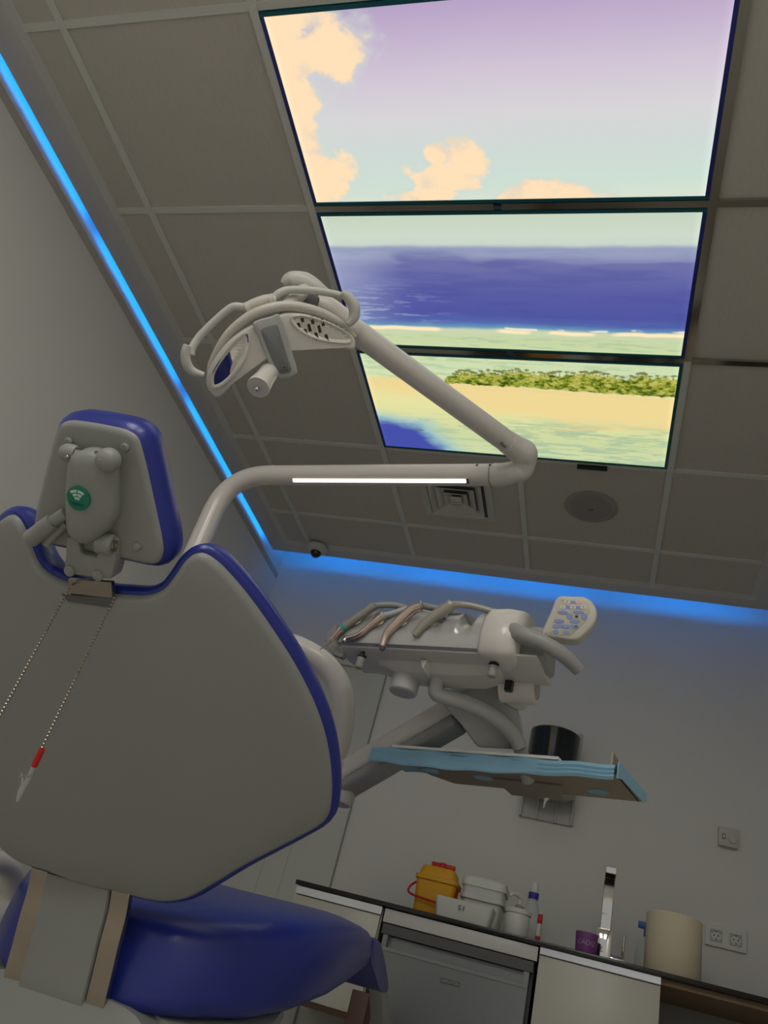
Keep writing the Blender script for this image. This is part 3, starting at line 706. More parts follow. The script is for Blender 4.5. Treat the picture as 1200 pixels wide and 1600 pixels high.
# sticker
su, sv = HH(124, 778, .036)
SK = Fr(HD.w(su, sv, .0388), HD.X, HD.Y)
stk = mk('round_sticker', lathe(SK.o, SK.Z, [(.0165, -.008), (.0165, .0004), (.0155, .0006)], 32), 'sticker_green', head, label='green round sticker with white fan mark')
def fan(r0, r1, a0, a1, cu, cvv, n=.0009, k=5):
    P = [(cu+r1*math.sin(math.radians(a0+(a1-a0)*i/k)), cvv+r1*math.cos(math.radians(a0+(a1-a0)*i/k))) for i in range(k+1)]
    Q = [(cu+r0*math.sin(math.radians(a0+(a1-a0)*i/k)), cvv+r0*math.cos(math.radians(a0+(a1-a0)*i/k))) for i in range(k+1)]
    return prism(SK, P+Q[::-1], n-.0004, n)
for r0, r1, a in ((.0155, .0190, 33), (.0105, .0140, 29), (.0058, .0092, 26)):
    for s in (-1, 1): mk('fan_mark', fan(r0, r1, s*2.5, s*a, -.001, -.0075), 'sticker_white', stk, smooth=False)
mk('sticker_lettering', text_geo('fedesa', SK.at(-.0005, -.0075, 0), .0072, .001), 'sticker_text', stk, smooth=False)
# release lever
l0 = HD.pw(104, 801, .02); l1 = HD.pw(84, 814, .02); l2 = HD.pw(48, 842, .02)
mk('release_lever', join(tube([l0, l1], .0085, 14, 1), tube([l1, (l1+l2)/2, l2, l2+(l2-l1)*.06], [.0115, .0122, .0122, .009], 16, 1)), 'shell', head)
mk('lever_arm', tube([HD.pw(104, 816, .012), HD.pw(80, 840, .012), HD.pw(72, 850, .012)], .006, 12), 'grey_plastic', head)
# clevis bracket between headrest and back
n1 = .010
br = [HH(*q, n1) for q in ((103, 838), (122, 842), (126, 866), (150, 871), (154, 846), (172, 838), (181, 845), (181, 872), (176, 897), (172, 906), (104, 897), (99, 890), (102, 868))]
bracket = mk('neck_bracket', prism(HD, br, -.02, n1), 'shell', chair, bevel=.003)
pv0 = HD.pw(166, 850, n1); mk('pivot_boss', lathe(pv0-HD.X*.01, HD.X, [(.015, 0), (.015, .018), (.012, .021)], 20), 'shell', bracket)
mk('pivot_bolt', lathe(pv0+HD.X*.011, HD.X, [(.008, 0), (.008, .003), (.004, .0035), (.004, .001)], 16), 'steel', bracket)
for q in ((109, 892), (153, 899)):
    u, v = HH(*q, n1); mk('bolt_cap', lathe(HD.w(u, v, n1-.001), HD.Z, [(.008, 0), (.008, .003), (.005, .0048), (.001, .005)], 16), 'shell', bracket)
pl = [BK.pw(106, 905, .012), BK.pw(174, 910, .012), BK.pw(176, 946, -.004), BK.pw(112, 936, -.004)]
pl2 = [p-BK.Z*.008 for p in pl]
mk('slide_plate', loft([pl, pl2]), 'steel', chair, smooth=False)
SL = [uvc(BK, *q) for q in ((98, 928), (180, 934), (174, 949), (108, 939))]
mk('slide_slot', prism(BK, SL, -.006, .0016), 'dark_grey', chair, smooth=False)

# hinge with two steel bands and a grey cover between them
HX = [.006, -.001]
prof_px = [(170, 1390), (164, 1425), (152, 1470), (140, 1520), (130, 1560), (126, 1584)]
Xc = Bc.x
xr_ = Xc + .045
arc = [atx(px, py, xr_) for px, py in prof_px]
def strip(x0, x1, grow, th):
    rings = []
    for p in cr([Vector((0, p.y, p.z)) for p in arc], 4):
        pass
    Q = cr([Vector((0, p.y, p.z)) for p in arc], 4); rings = []
    for i, p in enumerate(Q):
        T = (Q[min(i+1, len(Q)-1)]-Q[max(i-1, 0)]).normalized(); N = Vector((0, -T.z, T.y))
        if N.y > 0: N = -N
        a = p + N*grow; b = p + N*(grow-th)
        rings.append([Vector((x0, a.y, a.z)), Vector((x1, a.y, a.z)), Vector((x1, b.y, b.z)), Vector((x0, b.y, b.z))])
    return loft(rings)
mk('hinge_cover', strip(Xc-.070, Xc+.045, .002, .03), 'shell', chair, bevel=.002)
mk('hinge_band', strip(Xc+.047, Xc+.079, -.004, .012), 'steel', chair, bevel=.001, seg=1)
mk('hinge_band', strip(Xc-.104, Xc-.072, -.004, .012), 'steel', chair, bevel=.001, seg=1)

# seat: lofted cushion
def seat_ring(y, a, zb_, zt_, cx=Xc, dish=.0, k=28, e=.45):
    r = []; zc = (zb_+zt_)/2; hh = (zt_-zb_)/2
    for i in range(k):
        t = 2*pi*i/k; c, s = math.cos(t), math.sin(t)
        u = math.copysign(abs(c)**e, c); v = math.copysign(abs(s)**e, s)
        z = zc+hh*v
        if s > 0: z -= dish*(1-(u*u))*(1 if abs(u) < .98 else 0)
        r.append(Vector((cx+a*u, y, z)))
    return r
SEAT = [(.48, .11, .44, .55, 0), (.49, .15, .432, .57, 0), (.54, .205, .438, .595, .01), (.64, .268, .453, .635, .02), (.76, .295, .478, .665, .026), (.90, .304, .512, .690, .022), (1.02, .304, .548, .700, .012), (1.12, .302, .585, .700, .004), (1.20, .296, .612, .690, 0), (1.26, .282, .632, .672, 0), (1.285, .25, .645, .660, 0)]
mk('seat', loft([seat_ring(y, a, zb_, zt_, Xc, d_) for y, a, zb_, zt_, d_ in SEAT]), 'blue_leather', chair, angle=60)
# seat underside shell, column and foot
mk('seat_shell', loft([seat_ring(y, a, zb_, zt_, Xc, 0) for y, a, zb_, zt_ in ((.455, .13, .28, .420), (.47, .16, .27, .445), (.55, .165, .27, .457), (.62, .16, .27, .442), (.70, .15, .27, .42))]), 'shell', chair)
mk('seat_pan', loft([seat_ring(y, a, zb_, zt_, Xc, 0) for y, a, zb_, zt_ in ((.52, .17, .39, .445), (.60, .23, .405, .46), (.72, .262, .435, .485), (.80, .25, .462, .51), (.85, .21, .48, .52))]), 'shell', chair)
mk('column', box(Xc-.12, Xc+.10, .48, .72, .05, .36), 'shell', chair, bevel=.02)
mk('foot_plate', box(Xc-.22, Xc+.18, .25, 1.0, 0, .06), 'shell', chair, bevel=.02)
# leg rest dropping behind the knee end
LG = Fr((0, 0, 0), (0, 1, 0), (0, 0, 1))  # u=y, v=z, n=x
leg = [(1.14, .672), (1.22, .676), (1.30, .655), (1.39, .622), (1.425, .604), (1.41, .588), (1.33, .588), (1.24, .612), (1.16, .635)]
mk('leg_rest', prism(LG, [tuple(p) for p in cr(leg, 3, closed=True)], Xc-.26, Xc+.30), 'blue_leather', chair, bevel=.010)
mk('leg_rest_frame', prism(LG, [(1.36, .588), (1.42, .602), (1.60, .525), (1.59, .485), (1.55, .480), (1.39, .573)], Xc+.262, Xc+.298), 'grey_plastic', chair, bevel=.006)
mk('assistant_arm', tube([atx(-40, 1345, Xc-.30), atx(5, 1350, Xc-.30), atx(20, 1375, Xc-.30), atx(10, 1420, Xc-.30), Vector((Xc-.27, .60, .44)), Vector((Xc-.13, .60, .36))], .02, 12), 'white_satin', chair)

# bib chain hanging from the neck bracket
ch = thing('bib_chain', BK.pw(62, 1175, .06), 'ball-link bib chain with red clip sleeve hanging from the headrest bracket', 'bib chain')
def hang(px0, py0, px1, py1, t0):
    a = at(px0, py0, t0); b = at(px1, py1, t0)
    # straight down from a: the pixel of the lower end gives its height
    d = ray(px1, py1); k = (Vector((a.x, a.y, 0))-Vector((CAM.x, CAM.y, 0))).length/Vector((d.x, d.y, 0)).length
    z = CAM.z + d.z*k
    return a, Vector((a.x, a.y, z)), CAM + d*k
tA = (BK.pw(180, 934, .012)-CAM).dot(FWD)
a, _, b = hang(179, 934, 66, 1168, tA)
tB = (BK.pw(107, 922, .012)-CAM).dot(FWD)
c, _, dd = hang(107, 922, -12, 1140, tB)
beads = []
def run(p, q, k=58):
    for i in range(k):
        s = p.lerp(q, i/(k-1)); s = s - Vector((0, 0, .004*math.sin(pi*i/(k-1))))
        beads.append(lathe(s, (0, 0, 1), [(.0002, -.0022), (.0017, -.0013), (.0022, 0), (.0017, .0013), (.0002, .0022)], 8))
run(a, b, 42); run(c, dd, 40)
mk('beads', join(*beads), 'steel', ch, kind='stuff')
mk('bead_wire', join(tube([a, a.lerp(b, .5)-Vector((0, 0, .004)), b], .0005, 5, 8), tube([c, c.lerp(dd, .5)-Vector((0, 0, .004)), dd], .0005, 5, 8)), 'dark_grey', ch)
tc_ = (b-CAM).dot(FWD)
mk('clip_sleeve', tube([at(66, 1170, tc_), at(53, 1197, tc_)], .0040, 12, 1), 'red', ch)
mk('clip_jaw', join(tube([at(54, 1195, tc_), at(44, 1217, tc_), at(33, 1236, tc_), at(27, 1252, tc_)], [.0025, .003, .0036, .0016], 8, flat=.6), tube([at(33, 1208, tc_), at(35, 1218, tc_), at(34, 1236, tc_), at(28, 1251, tc_)], [.001, .002, .003, .0014], 8, flat=.6)), 'light_grey', ch)
mk('clip_spring', tube([at(30, 1214, tc_-.004), at(53, 1212, tc_-.004)], .001, 6, 1), 'steel', ch)

# ================================================================== OPERATING LIGHT
P0 = at(310, 850, 2.06)                      # on the vertical pole
za = 1.636
A0 = atz(372, 742, za); A1 = atz(775, 742, za)
ol = thing('operating_light', (P0.x, P0.y, 0), 'white articulated dental operating light with lit strip on its arm', 'operating light')
R1 = .0265
arm_dir = (A1-A0).normalized()
bend = [Vector((P0.x, P0.y, 0.04)), Vector((P0.x, P0.y, .7)), Vector((P0.x, P0.y, 1.33))]
mk('pole', tube(bend, R1*1.06, 24, 1), 'white_gloss', ol)
E_ = A0 - arm_dir*.0
Q0 = Vector((P0.x, P0.y, 1.33))
knee = Vector((P0.x, P0.y, za))
A_in = knee + (A1-knee).normalized()*.13
def bez(p, q, r, k=14): return [p*(1-t)**2 + q*2*t*(1-t) + r*t*t for t in [i/k for i in range(k+1)]]
armpts = [Q0, Q0+Vector((0, 0, .03))] + bez(Vector((P0.x, P0.y, za-.13)), knee, A_in) + [A1]
mk('arm', tube(armpts, R1, 24, 1), 'white_gloss', ol)
mk('pole_collar', lathe(Q0-Vector((0, 0, .004)), (0, 0, 1), [(R1, 0), (R1*1.07, .001), (R1*1.07, .008), (R1, .009)], 24), 'grey_plastic', ol)
mk('foot', lathe((P0.x, P0.y, 0), (0, 0, 1), [(.14, 0), (.14, .02), (.06, .035), (.035, .05)], 32), 'white_satin', ol)
lab = at(325, 792, 2.02)
LF = Fr(Vector((P0.x, P0.y, 1.37)) + (CAM-Vector((P0.x, P0.y, 1.37))).normalized()*.0275, RIGHT.cross(Vector((0,0,1))).cross(Vector((0,0,1)))*-1, (0, 0, 1))
# lit strip underneath the arm, on the side that faces the chair
AF = Fr(A1, arm_dir, Vector((0, 0, 1)))     # u along arm, v up, n = sideways
side = AF.Z if AF.Z.dot(CAM-A1) > 0 else -AF.Z
S0 = A1 + arm_dir*(-.0); 
def on_arm(px, py):
    # point of the arm axis nearest the ray
    d = ray(px, py).normalized(); w0 = CAM-A1; a_, b_, c_ = 1, d.dot(arm_dir), 1
    dd_, e_ = arm_dir.dot(w0), d.dot(w0)
    return A1 + arm_dir*((dd_-b_*e_)/(1-b_*b_)*1.0)
s0 = on_arm(465, 749); s1 = on_arm(733, 754)
dn = (side*.36 - Vector((0, 0, .93))).normalized()
SFr = Fr(s0 + dn*(R1-.001), arm_dir, dn.cross(arm_dir))
sgn = 1 if SFr.Z.dot(dn) > 0 else -1
LL = (s1-s0).length
mk('strip_housing', puff(SFr, rrect(-.006, LL+.008, -.008, .008, .004), [(0, -.004*sgn), (0, .001*sgn), (.0015, .002*sgn)], rings=0), 'white_gloss', ol)
mk('strip_light', puff(SFr, rrect(0, LL, -.0050, .0050, .002), [(0, .0*sgn), (0, .0035*sgn), (.0015, .005*sgn)], rings=0), 'lamp_strip', ol)
mk('strip_end', fbox(SFr, LL+.001, LL+.007, -.006, .006, .001*sgn, .0045*sgn), 'dark_grey', ol, smooth=False)
for px in (748, 768):
    q = on_arm(px, 738); mk('arm_screw', ball(q + side*R1*.92 + Vector((0, 0, R1*.35)), .0035, 8, 6), 'dark_grey', ol)
# elbow
E1 = A1 + arm_dir*.05
tE = (E1-CAM).dot(FWD)
E2 = at(818, 712, tE-.01)
mk('elbow_lower', tube([A1-arm_dir*.005, A1+arm_dir*.012, at(800, 738, tE), at(815, 733, tE), at(821, 725, tE)], [R1*1.06, R1*1.06, R1*.95, R1*1.05, R1*.9], 24, 6), 'white_gloss', ol)
mk('elbow_collar', tube([at(816, 731, tE), at(820, 716, tE-.01)], R1*1.08, 24, 1), 'white_gloss', ol)
mk('elbow_upper', tube([at(820, 718, tE-.01), at(819, 708, tE-.02), at(806, 700, tE-.03), at(792, 690, tE-.045)], [R1*1.02, R1*1.16, R1*1.08, R1*1.0], 24, 6), 'white_gloss', ol)
tL = 1.46
U0 = at(792, 690, tE-.045); U1 = at(548, 512, tL+.12)
mk('spring_arm', tube([U0, U0.lerp(U1, .02), U0.lerp(U1, .98), U1], [R1*.94, R1*.96, R1*.92, R1*.8], 24, 1), 'white_gloss', ol)
mk('arm_slot', tube([at(783, 692, tE-.08), at(790, 699, tE-.08)], .003, 8, 1), 'dark_grey', ol)
mk('arm_joint', tube([at(556, 520, tL+.115), at(530, 500, tL+.10), at(510, 484, tL+.085), at(490, 474, tL+.07)], [R1*.85, R1*1.05, R1*.98, R1*.7], 20, 5), 'white_gloss', ol)
mk('head_block', tube([at(444, 447, tL+.075), at(455, 440, tL+.075), at(475, 443, tL+.075), at(492, 452, tL+.075), at(510, 462, tL+.08)], [.010, .019, .022, .019, .012], 18, 5), 'white_satin', ol)
mk('motor_block', prism(Fr(at(484, 472, tL+.06), RIGHT, UP), [(-.022, .014), (.0, .018), (.02, .006), (.014, -.012), (-.004, -.012), (-.022, -.002)], -.015, .012), 'dark_grey', ol, bevel=.003)
# lamp head frame: faces down towards the chair
LX = (at(552, 535, tL+.02)-at(330, 600, tL-.02)).normalized()
LY = (UP*.92 - FWD*.30)
LH = Fr(at(440, 545, tL), LX, LY)
def Z4(zx, zy): return (270+zx*.2583, 410+zy*.2584)
bodypx = [(275, 822), (235, 795), (205, 740), (212, 660), (260, 570), (330, 480), (420, 410), (480, 378), (560, 345), (640, 318), (700, 305), (800, 310), (920, 345), (1020, 395), (1090, 440), (1110, 490), (1092, 536), (1000, 512), (900, 497), (800, 506), (730, 527), (690, 600), (620, 620), (565, 580), (500, 597), (440, 640), (380, 710), (330, 780)]
bo = [LH.uv(*Z4(*q)) for q in bodypx]
bo = [tuple(p) for p in cr(bo, 3, closed=True)]
lcurve = lambda u, v: -1.0*u*u
def lhuv(px, py, n=0.0):
    off = 0
    for _ in range(10): u, v = LH.uv(px, py, n+off); off = lcurve(u, v)
    return u, v
bo = [lhuv(*Z4(*q)) for q in bodypx]; bo = [tuple(p) for p in cr(bo, 3, closed=True)]
hd = mk('lamp_head', puff(LH, bo, [(.012, -.022), (.002, -.018), (0, -.010), (.001, -.004), (.004, 0), (.008, .001)], lcurve, rings=2), 'white_gloss', ol)
for lens in ([(455, 432), (425, 432), (370, 478), (300, 560), (242, 650), (228, 715), (242, 755), (285, 750), (340, 710), (400, 640), (445, 560), (462, 490)], [(712, 338), (740, 324), (800, 325), (900, 350), (1000, 395), (1068, 440), (1080, 470), (1050, 486), (960, 481), (880, 465), (800, 432), (735, 382)]):
    lo_ = [tuple(p) for p in cr([lhuv(*Z4(*q)) for q in lens], 3, closed=True)]
    rf = mk('reflector', puff(LH, lo_, [(.003, .0008), (0, .0012), (.001, .0022), (.004, .0018), (.008, -.0005)], lcurve, rings=4, n_end=(0, -.004)), 'mirror', hd)
    mk('lens_rim', tube([LH.w(u, v, .0022+lcurve(u, v)) for u, v in lo_+lo_[:1]], .0015, 8, 1, caps=False), 'white_gloss', hd)
    cu = sum(p[0] for p in lo_)/len(lo_)
    us = [p[0] for p in lo_]; a_, b_ = min(us), max(us)
    # stepped reflector facets; dark reflections are put in as brown ones
    right = cu > 0; nf = 11 if right else 9
    for i in range(1, nf if right else 1):
        u = a_ + (b_-a_)*(i+.3)/(nf+.6); hw = (b_-a_)/nf*.30
        vv = sorted(p[1] for p in lo_ if abs(p[0]-u) < (b_-a_)/9)
        if len(vv) < 2 or vv[-1]-vv[0] < .010: continue
        v0, v1 = vv[0]+.003, vv[-1]-.003; step = (v1-v0)/3
        for j in range(3):
            dark = (i+j) % 2 == 0 and (right and i < nf*.62 or not right and j < 2 and i < nf*.55)
            c_ = lcurve(u, 0)
            mk('reflector_facet', fbox(LH, u-hw, u+hw, v0+j*step+.0006, v0+(j+1)*step-.0006, c_-.004, c_+(.0018 if dark else .0014)), 'facet_reflection' if dark else 'mirror', rf, smooth=False)
cpx = [(486, 378), (520, 350), (600, 328), (645, 318), (690, 420), (722, 540), (754, 655), (738, 682), (690, 700), (640, 700), (610, 672), (560, 560), (520, 460)]
co = [tuple(p) for p in cr([lhuv(*Z4(*q), .006) for q in cpx], 3, closed=True)]
ctl = mk('control_strip', puff(LH, co, [(0, -.024), (0, .002), (.0015, .005), (.004, .006)], rings=1), 'light_grey', hd)
ipx = [(535, 418), (552, 395), (618, 378), (636, 390), (668, 490), (702, 600), (718, 650), (700, 668), (655, 673), (634, 650), (600, 590), (560, 490)]
io = [tuple(p) for p in cr([lhuv(*Z4(*q), .007) for q in ipx], 3, closed=True)]
mk('touch_panel', puff(LH, io, [(0, .005), (0, .0068), (.001, .0074)], rings=0), 'panel_grey', ctl)
tu, tv = lhuv(*Z4(676, 652), .0076)
tdir = Vector(lhuv(*Z4(640, 400))) - Vector(lhuv(*Z4(680, 640)))
tf0 = LH.w(tu, tv, .0077)
yy = (LH.X*tdir.x + LH.Y*tdir.y)
TFm = Fr(tf0, yy.cross(LH.Z), yy)
mk('panel_badge', join(text_geo('Planmeca', TFm, .0036, .0), prism(TFm.at(0, .005), ellipse(0, 0, .0022, .0012, 12), -.0002, .0001)), 'button_text', ctl, smooth=False)
# frame arc behind the head
arcpx = [(222, 715), (235, 610), (330, 440), (450, 335), (560, 285), (680, 264), (790, 275), (900, 308), (1010, 368), (1100, 452)]
mk('frame_arc', tube([LH.w(*lhuv(*Z4(*q), -.012), -.012+lcurve(*lhuv(*Z4(*q), -.012))) for q in arcpx], [.004, .0065, .008, .009, .0095, .0095, .0095, .009, .0075, .005], 14, 6), 'cream', ol)
def lz(zx, zy, n): return LH.pw(*Z4(zx, zy), n)
mk('handle_bar', tube([lz(450, 280, -.03), lz(405, 268, -.032), (lz(350, 275, -.034)), lz(255, 355, -.036), lz(165, 445, -.036), lz(118, 515, -.03), lz(110, 560, -.026)], .0072, 14, 5), 'white_satin', ol)
mk('handle_grip', tube([lz(88, 500, -.02), lz(76, 545, -.02), (lz(84, 610, -.02)), lz(120, 660, -.02), lz(190, 682, -.016)], [.0065, .0085, .009, .0085, .005], 16, 5), 'white_satin', ol)
mk('handle_bar', tube([lz(600, 225, -.03), lz(650, 182, -.032), lz(720, 166, -.034), lz(860, 172, -.036), lz(960, 188, -.036), lz(1030, 205, -.034)], .0072, 14, 5), 'white_satin', ol)
mk('handle_grip', tube([lz(1022, 182, -.02), lz(1062, 215, -.02), lz(1096, 270, -.018), lz(1096, 330, -.016), lz(1060, 378, -.014)], [.006, .010, .0115, .010, .005], 16, 5), 'white_satin', ol)
mk('handle_mount', tube([lz(440, 285, -.03), lz(480, 262, -.03), lz(560, 235, -.03), lz(620, 232, -.03)], [.0085, .011, .012, .011], 12, 4), 'cream', ol)
for q in ((455, 280), (598, 230)): mk('mount_clamp', tube([lz(q[0]-14, q[1]+6, -.028), lz(q[0]+14, q[1]-6, -.028)], .0122, 12, 1), 'cream', ol)
mk('yoke', tube([at(478, 452, tL+.07), at(468, 462, tL+.045), lz(690, 262, -.03), lz(660, 285, -.016)], [.015, .014, .012, .010], 14, 5), 'cream', ol)
# round knob below
kd = (lz(515, 757, .05)-lz(600, 640, -.01)).normalized()
ko = lz(515, 757, .045)
mk('aiming_knob', lathe(ko, kd*-1, [(.0205, .0), (.0215, .003), (.0205, .012), (.018, .03), (.017, .075)], 28), 'white_gloss', hd)
mk('knob_button', ball(lz(508, 766, .047), .0045, 14, 8), 'chrome', hd)

# ================================================================== DELIVERY UNIT
zu = 1.13
L0 = atz(532, 1008, zu); R0 = atz(760, 1020, zu)
ux = Vector((R0.x-L0.x, R0.y-L0.y, 0)).normalized(); UL = (R0-L0).length
UN = Fr(L0, ux, (0, 0, 1))         # u along, v up, n towards the viewer
du = thing('delivery_unit', (L0.x+.2, L0.y+.15, .9), 'grey and white dental instrument console on a jointed arm', 'instrument console')
hp_tip = {1: [(500, 1015), (516, 1002), (534, 983), (560, 964), (584, 947), (593, 941), (611, 937), (636, 941), (668, 950)],
          2: [(541, 998), (560, 992), (578, 978), (599, 962), (608, 955), (625, 944), (643, 940), (672, 942), (700, 950)],
          3: [(597, 1010), (602, 995), (609, 985), (628, 966), (644, 952), (658, 946), (666, 944), (682, 943), (712, 949)],
          4: [(647, 993), (667, 972), (688, 957), (704, 946), (717, 940), (735, 938), (760, 941), (788, 949)]}
grooves = [UN.uv(555, 968, .01)[0], UN.uv(590, 970, .01)[0], UN.uv(628, 966, .01)[0], UN.uv(682, 964, .01)[0], UN.uv(728, 968, .01)[0]]
ubody = []
for i in range(97):
    u = -.004 + (UL+.004)*i/96
    gdep = max([0]+[max(0, 1-((u-g-.0)/.0155)**2) for g in grooves])
    gd = .030*gdep**.6
    edge = 1.0
    if u < .03: edge = .80+.20*math.sqrt(max(0, min(1, (u+.004)/.034)))
    pr_ = [(0.0, .0), (.008, .004), (.013, .026), (.010, .052-gd*.3), (.0, .074-gd*.8), (-.018, .092-gd), (-.045, .103-gd), (-.075, .106-gd*.8), (-.10, .104-gd*.3), (-.125, .090), (-.135, .06), (-.14, .02), (-.13, .0)]
    ubody.append([UN.w(u, v*edge, n) for n, v in pr_])
mk('console_body', loft(ubody), 'console_silver', du, angle=50)
# underside tray of the console
und = [(0.0, .002), (.0, -.003), (-.04, -.010), (-.085, -.014), (-.12, -.006), (-.125, .002)]
ue = UN.uv(862, 1046, -.1)[0]
mk('console_base', loft([[UN.w(u, v, n*s_) for n, v in und] for u, s_ in ((.0, .55), (.012, .95), (.05, 1), (UL, 1), (UL+.03, 1.0), (ue, .98))]), 'white_satin', du, bevel=.003)
mk('arm_collar', tube([A1-arm_dir*.012, A1-arm_dir*.009], R1*1.015, 24, 1), 'grey_plastic', ol)
mk('belly', loft([[UN.w(u, v, n) for n, v in ((-.035, -.008), (-.05, -.012-.016*k_), (-.10, -.012-.022*k_), (-.118, -.006))] for u, k_ in ((.07, .2), (.11, 1), (.22, 1), (.29, .8), (.33, .1))]), 'white_satin', du, bevel=.004)
mk('base_rib', prism(UN, [(.172, -.010), (.190, -.010), (.184, -.032)], -.07, -.022), 'white_satin', du, bevel=.003)
# white end module
em = []
for u, k_ in ((UL-.014, .92), (UL-.006, 1.0), (UL+.03, 1.02), (UL+.048, .98), (UL+.058, .90)):
    pr_ = [(.010, -.012), (.020, -.004), (.025, .03), (.018, .066), (-.002, .094), (-.03, .108), (-.07, .112), (-.11, .102), (-.135, .07), (-.14, .0), (-.12, -.006), (-.05, -.010)]
    em.append([UN.w(u, .05+(v-.05)*k_, -.06+(n+.06)*k_) for n, v in pr_])
mk('end_module', loft(em), 'white_gloss', du, angle=60)
mk('end_block', loft([[UN.w(u, .035+(v-.035)*k_, n*k_) for n, v in ((-.02, -.004), (-.012, .03), (-.03, .075), (-.07, .09), (-.11, .08), (-.125, .0), (-.08, -.012))] for u, k_ in ((UL+.05, 1), (UL+.085, .96), (UL+.105, .8))]), 'grey_plastic', du, bevel=.006)
fin = [UN.uv(*q, -.02) for q in ((528, 976), (515, 990), (510, 1003), (513, 1014), (522, 1025), (535, 1030), (540, 1024), (531, 1014), (526, 1003), (527, 990))]
mk('side_fin', prism(UN, fin, -.028, -.012), 'grey_plastic', du, bevel=.003)
# handle
tH = (UN.w(UL+.06, .03, .02)-CAM).dot(FWD)
mk('grab_handle', tube([at(800, 984, tH+.03), at(815, 992, tH), at(845, 1003, tH-.02), at(875, 1020, tH-.03), at(896, 1038, tH-.03), at(905, 1048, tH-.03)], [.016, .0155, .015, .014, .013, .0115], 18, 5), 'grey_plastic', du)
# knobs, cylinder, elbow
for q in ((563, 1034), (770, 1047)):
    c0 = UN.uv(*q, -.015); o_ = UN.w(c0[0], c0[1], -.015)
    k_ = mk('lock_knob', lathe(o_-Vector((0, 0, .014)), (0, 0, 1), [(.0075, 0), (.0088, .002), (.0088, .022), (.006, .023)], 14), 'grey_plastic', du)
    mk('knob_stem', lathe(o_+Vector((0, 0, .008)), (0, 0, 1), [(.004, 0), (.010, .002), (.010, .005), (.004, .008), (.004, .02)], 6), 'black', k_)
cb0 = UN.uv(634, 1062, -.08); o_ = UN.w(cb0[0], cb0[1], -.08)
mk('round_cap', lathe(o_-Vector((0, 0, .030)), (0, 0, 1), [(.026, 0), (.029, .003), (.030, .03), (.030, .06)], 28), 'light_grey', du)
tK = (UN.w(.2, -.03, -.08)-CAM).dot(FWD)
mk('tray_arm', tube([at(684, 1052, tK), at(682, 1066, tK), at(681, 1081, tK), at(690, 1087, tK), at(720, 1096, tK+.0), at(755, 1110, tK+.0), at(785, 1130, tK+.01), at(805, 1152, tK+.02), at(812, 1168, tK+.02)], [.014, .014, .0155, .0155, .0155, .0155, .0155, .015, .015], 18, 5), 'light_grey', du)
mk('arm_socket', lathe(at(684, 1056, tK)+Vector((0, 0, -.002)), (0, 0, 1), [(.020, 0), (.0205, .006), (.0205, .02)], 24), 'dark_grey', du)
# arm head behind and the lower spring arm
tJ = tK+.06
JF = Fr(at(745, 1110, tJ), RIGHT, UP)
jp = [JF.uv(*q) for q in ((690, 1098), (715, 1080), (740, 1068), (785, 1066), (800, 1085), (812, 1120), (818, 1160), (800, 1168), (745, 1165), (720, 1130))]
mk('arm_head', prism(JF, jp, -.06, .02), 'light_grey', du, bevel=.008)
mk('joint_cap', puff(Fr(at(800, 1092, tJ-.03), RIGHT*.8-UP*.55, UP*.8+RIGHT*.55), ellipse(0, 0, .034, .016, 28), [(.004, -.03), (0, -.02), (0, .0), (.003, .006), (.008, .008)], rings=1), 'white_satin', du)
mk('rear_ring', lathe(UN.w(UL+.03, -.012, -.125), UN.X, [(.020, -.035), (.030, -.033), (.030, .035), (.020, .037), (.018, .02), (.018, -.02)], 28), 'white_gloss', du)
mk('black_peg', fbox(UN.at(UL+.022, -.022, -.09), -.007, .007, -.012, .012, -.006, .006), 'black', du, smooth=False)
LA0 = at(536, 1221, 1.80); LA1 = at(722, 1112, tJ+.06)
AX = (LA1-LA0).normalized()
LAF = Fr(LA0, AX, Vector((0, 0, 1)))
LAL = (LA1-LA0).length
sd = 1 if LAF.Z.dot(CAM-LA0) > 0 else -1
mk('lower_arm', fbox(LAF, -.03, LAL, -.012, .036, -.03, .03), 'white_gloss', du, bevel=.012, seg=3)
mk('lower_arm_cover', fbox(LAF, -.02, LAL-.01, -.036, -.010, -.029, .029), 'grey_plastic', du, bevel=.010, seg=3)
mk('arm_pivot', lathe(LA0-Vector((0, 0, .05)), (0, 0, 1), [(.03, 0), (.034, .01), (.034, .08), (.03, .09)], 28), 'light_grey', du)
# bent support tube up from the pivot and across to the light pole
ts = 1.84
tp0 = at(522, 1192, ts)
mk('support_tube', tube([LA0+Vector((0, 0, .02)), tp0, at(531, 1152, ts), at(537, 1108, ts), at(529, 1068, ts+.01), at(505, 1036, ts+.02), at(470, 1014, ts+.03), at(430, 1002, ts+.05), Vector((P0.x, P0.y, at(430, 1002, ts+.05).z+.01))], .027, 22, 6), 'white_gloss', du)
mk('tube_collar', lathe(tp0-Vector((0, 0, .006)), (0, 0, 1), [(.028, 0), (.0295, .002), (.0295, .010), (.028, .012)], 24), 'grey_plastic', du)
mk('tube_clamp', lathe(Vector((P0.x, P0.y, at(430, 1002, ts+.05).z-.03)), (0, 0, 1), [(.030, 0), (.036, .004), (.036, .076), (.030, .08)], 24), 'white_satin', du)
